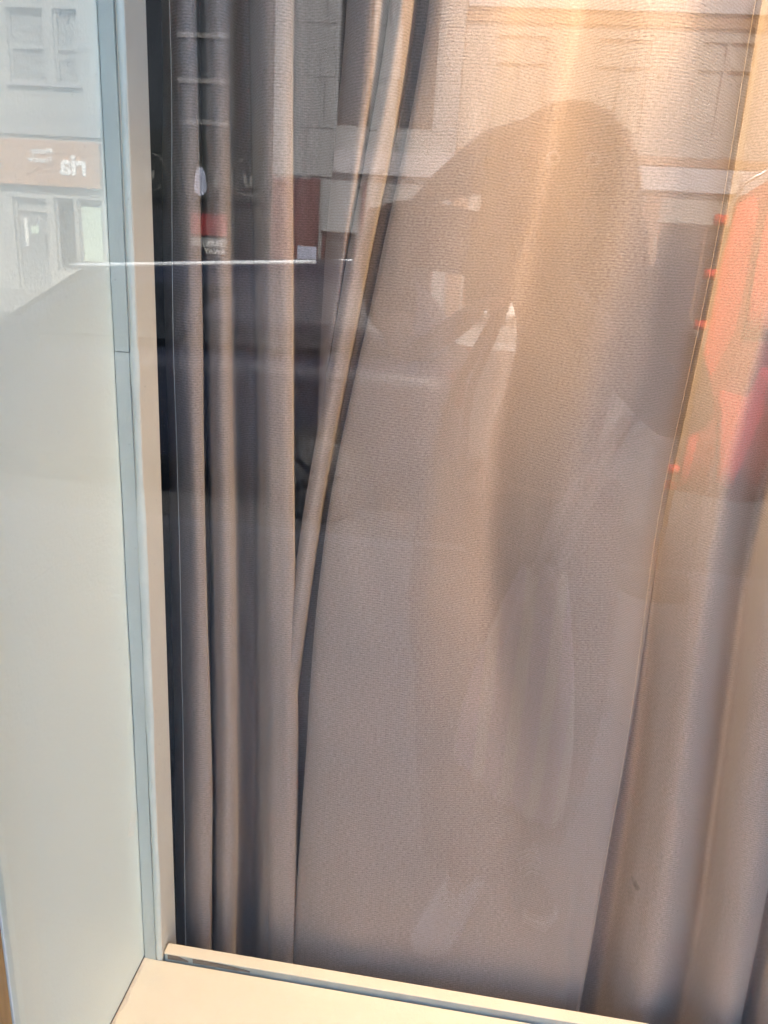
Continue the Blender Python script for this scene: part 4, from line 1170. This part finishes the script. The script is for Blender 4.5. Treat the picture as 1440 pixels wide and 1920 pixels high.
# phone in the hands (the lens sits at the camera)
ph = empty('phone', tuple(CAM + rot @ Vector((0, -.06, .02))))
tag(ph, 'black phone held up in the right hand of the person taking the picture', 'phone')
def cam_box(name, x0, x1, y0, y1, z0, z1, m, parent, bev=.0):
    bm = bmesh.new(); add_box(bm, x0, x1, y0, y1, z0, z1, bev)
    for v in bm.verts: v.co = CAM + rot @ v.co
    return bm_obj(name, bm, m, parent)
pb = cam_box('phone_body', -.018, .054, -.020, .128, .0125, .0205, M['black'], ph, .003)
cam_box('camera_bump', -.014, .020, -.016, .016, .0105, .0123, M['black'], pb, .0008)
cam_box('screen', -.016, .052, -.018, .126, .0207, .0210, M['window'], pb)

# brown shoulder bag at the hip
bag = empty('shoulder_bag', (-.055, -.86, .62))
tag(bag, 'long brown leather bag hanging from the left shoulder of the person', 'bag')
bm = bmesh.new()
prof = [(-.095, .95), (-.098, .80), (-.085, .66), (-.060, .60), (-.020, .60), (.000, .66), (.010, .80), (.008, .95)]
va = [bm.verts.new((x, -.82, z)) for x, z in prof]; vb = [bm.verts.new((x * .92 - .003, -.90, z)) for x, z in prof]
bm.faces.new(va); bm.faces.new(vb[::-1])
for i in range(len(prof)):
    bm.faces.new((va[i], vb[i], vb[(i + 1) % len(prof)], va[(i + 1) % len(prof)]))
bmesh.ops.bevel(bm, geom=bm.edges[:], offset=.012, segments=2, affect='EDGES')
bg_o = bm_obj('bag_body', bm, M['bag'], bag, smooth=True)
tube('strap', [(-.085, -.86, .94), (-.06, -.86, 1.15), (.03, -.85, 1.36), (.075, -.93, 1.505), (.06, -1.06, 1.42), (-.02, -1.08, 1.15), (-.02, -.90, .94)], .009, M['bag'], bag, 8)
tube('zip', [(-.09, -.818, .90), (.004, -.818, .90)], .004, M['metal'], bg_o, 6)

# pale striped cloth tote hanging from the right forearm in front of the thighs
tote = empty('tote_bag', (.10, -.78, .36))
tag(tote, 'pale cream and lilac striped cloth tote bag hanging before the dark trousers', 'bag')
bm = bmesh.new(); rings = []
seg = 48
for i in range(17):
    t = i / 16
    z = .88 - t * (.50 + .03 * math.sin(3.0 * t))
    cx_ = .150 - .012 * t
    hw = .030 + .080 * math.sin(min(1, t * 1.15) * math.pi / 2); hd = .022 + .045 * math.sin(t * math.pi * .62)
    if i == 16: hw *= .9; hd *= .4
    fold = .015 * (1 - t * .45)
    rings.append([bm.verts.new((cx_ + math.cos(a) * (hw + fold * math.sin(9 * a)), -.80 + math.sin(a) * (hd + fold * math.sin(9 * a + 1)), z - .07 * t * math.cos(a + .5))) for a in [2 * math.pi * k / seg for k in range(seg)]])
for a, b in zip(rings[:-1], rings[1:]):
    for k in range(seg): bm.faces.new((a[k], a[(k + 1) % seg], b[(k + 1) % seg], b[k]))
bm.faces.new(rings[-1])
bm_obj('bag_body', bm, M['tote_stripe'], tote, smooth=True)
for dx in (-.02, .02):
    tube('handle', [(.150 + dx, -.79, .85), (.18 + dx, -.80, 1.0), (.255 + dx * .3, -.79, 1.165), (.255 + dx * .3, -.76, 1.19), (.19 + dx, -.78, 1.02), (.152 + dx, -.81, .85)], .007, M['trouser'], tote, 8)
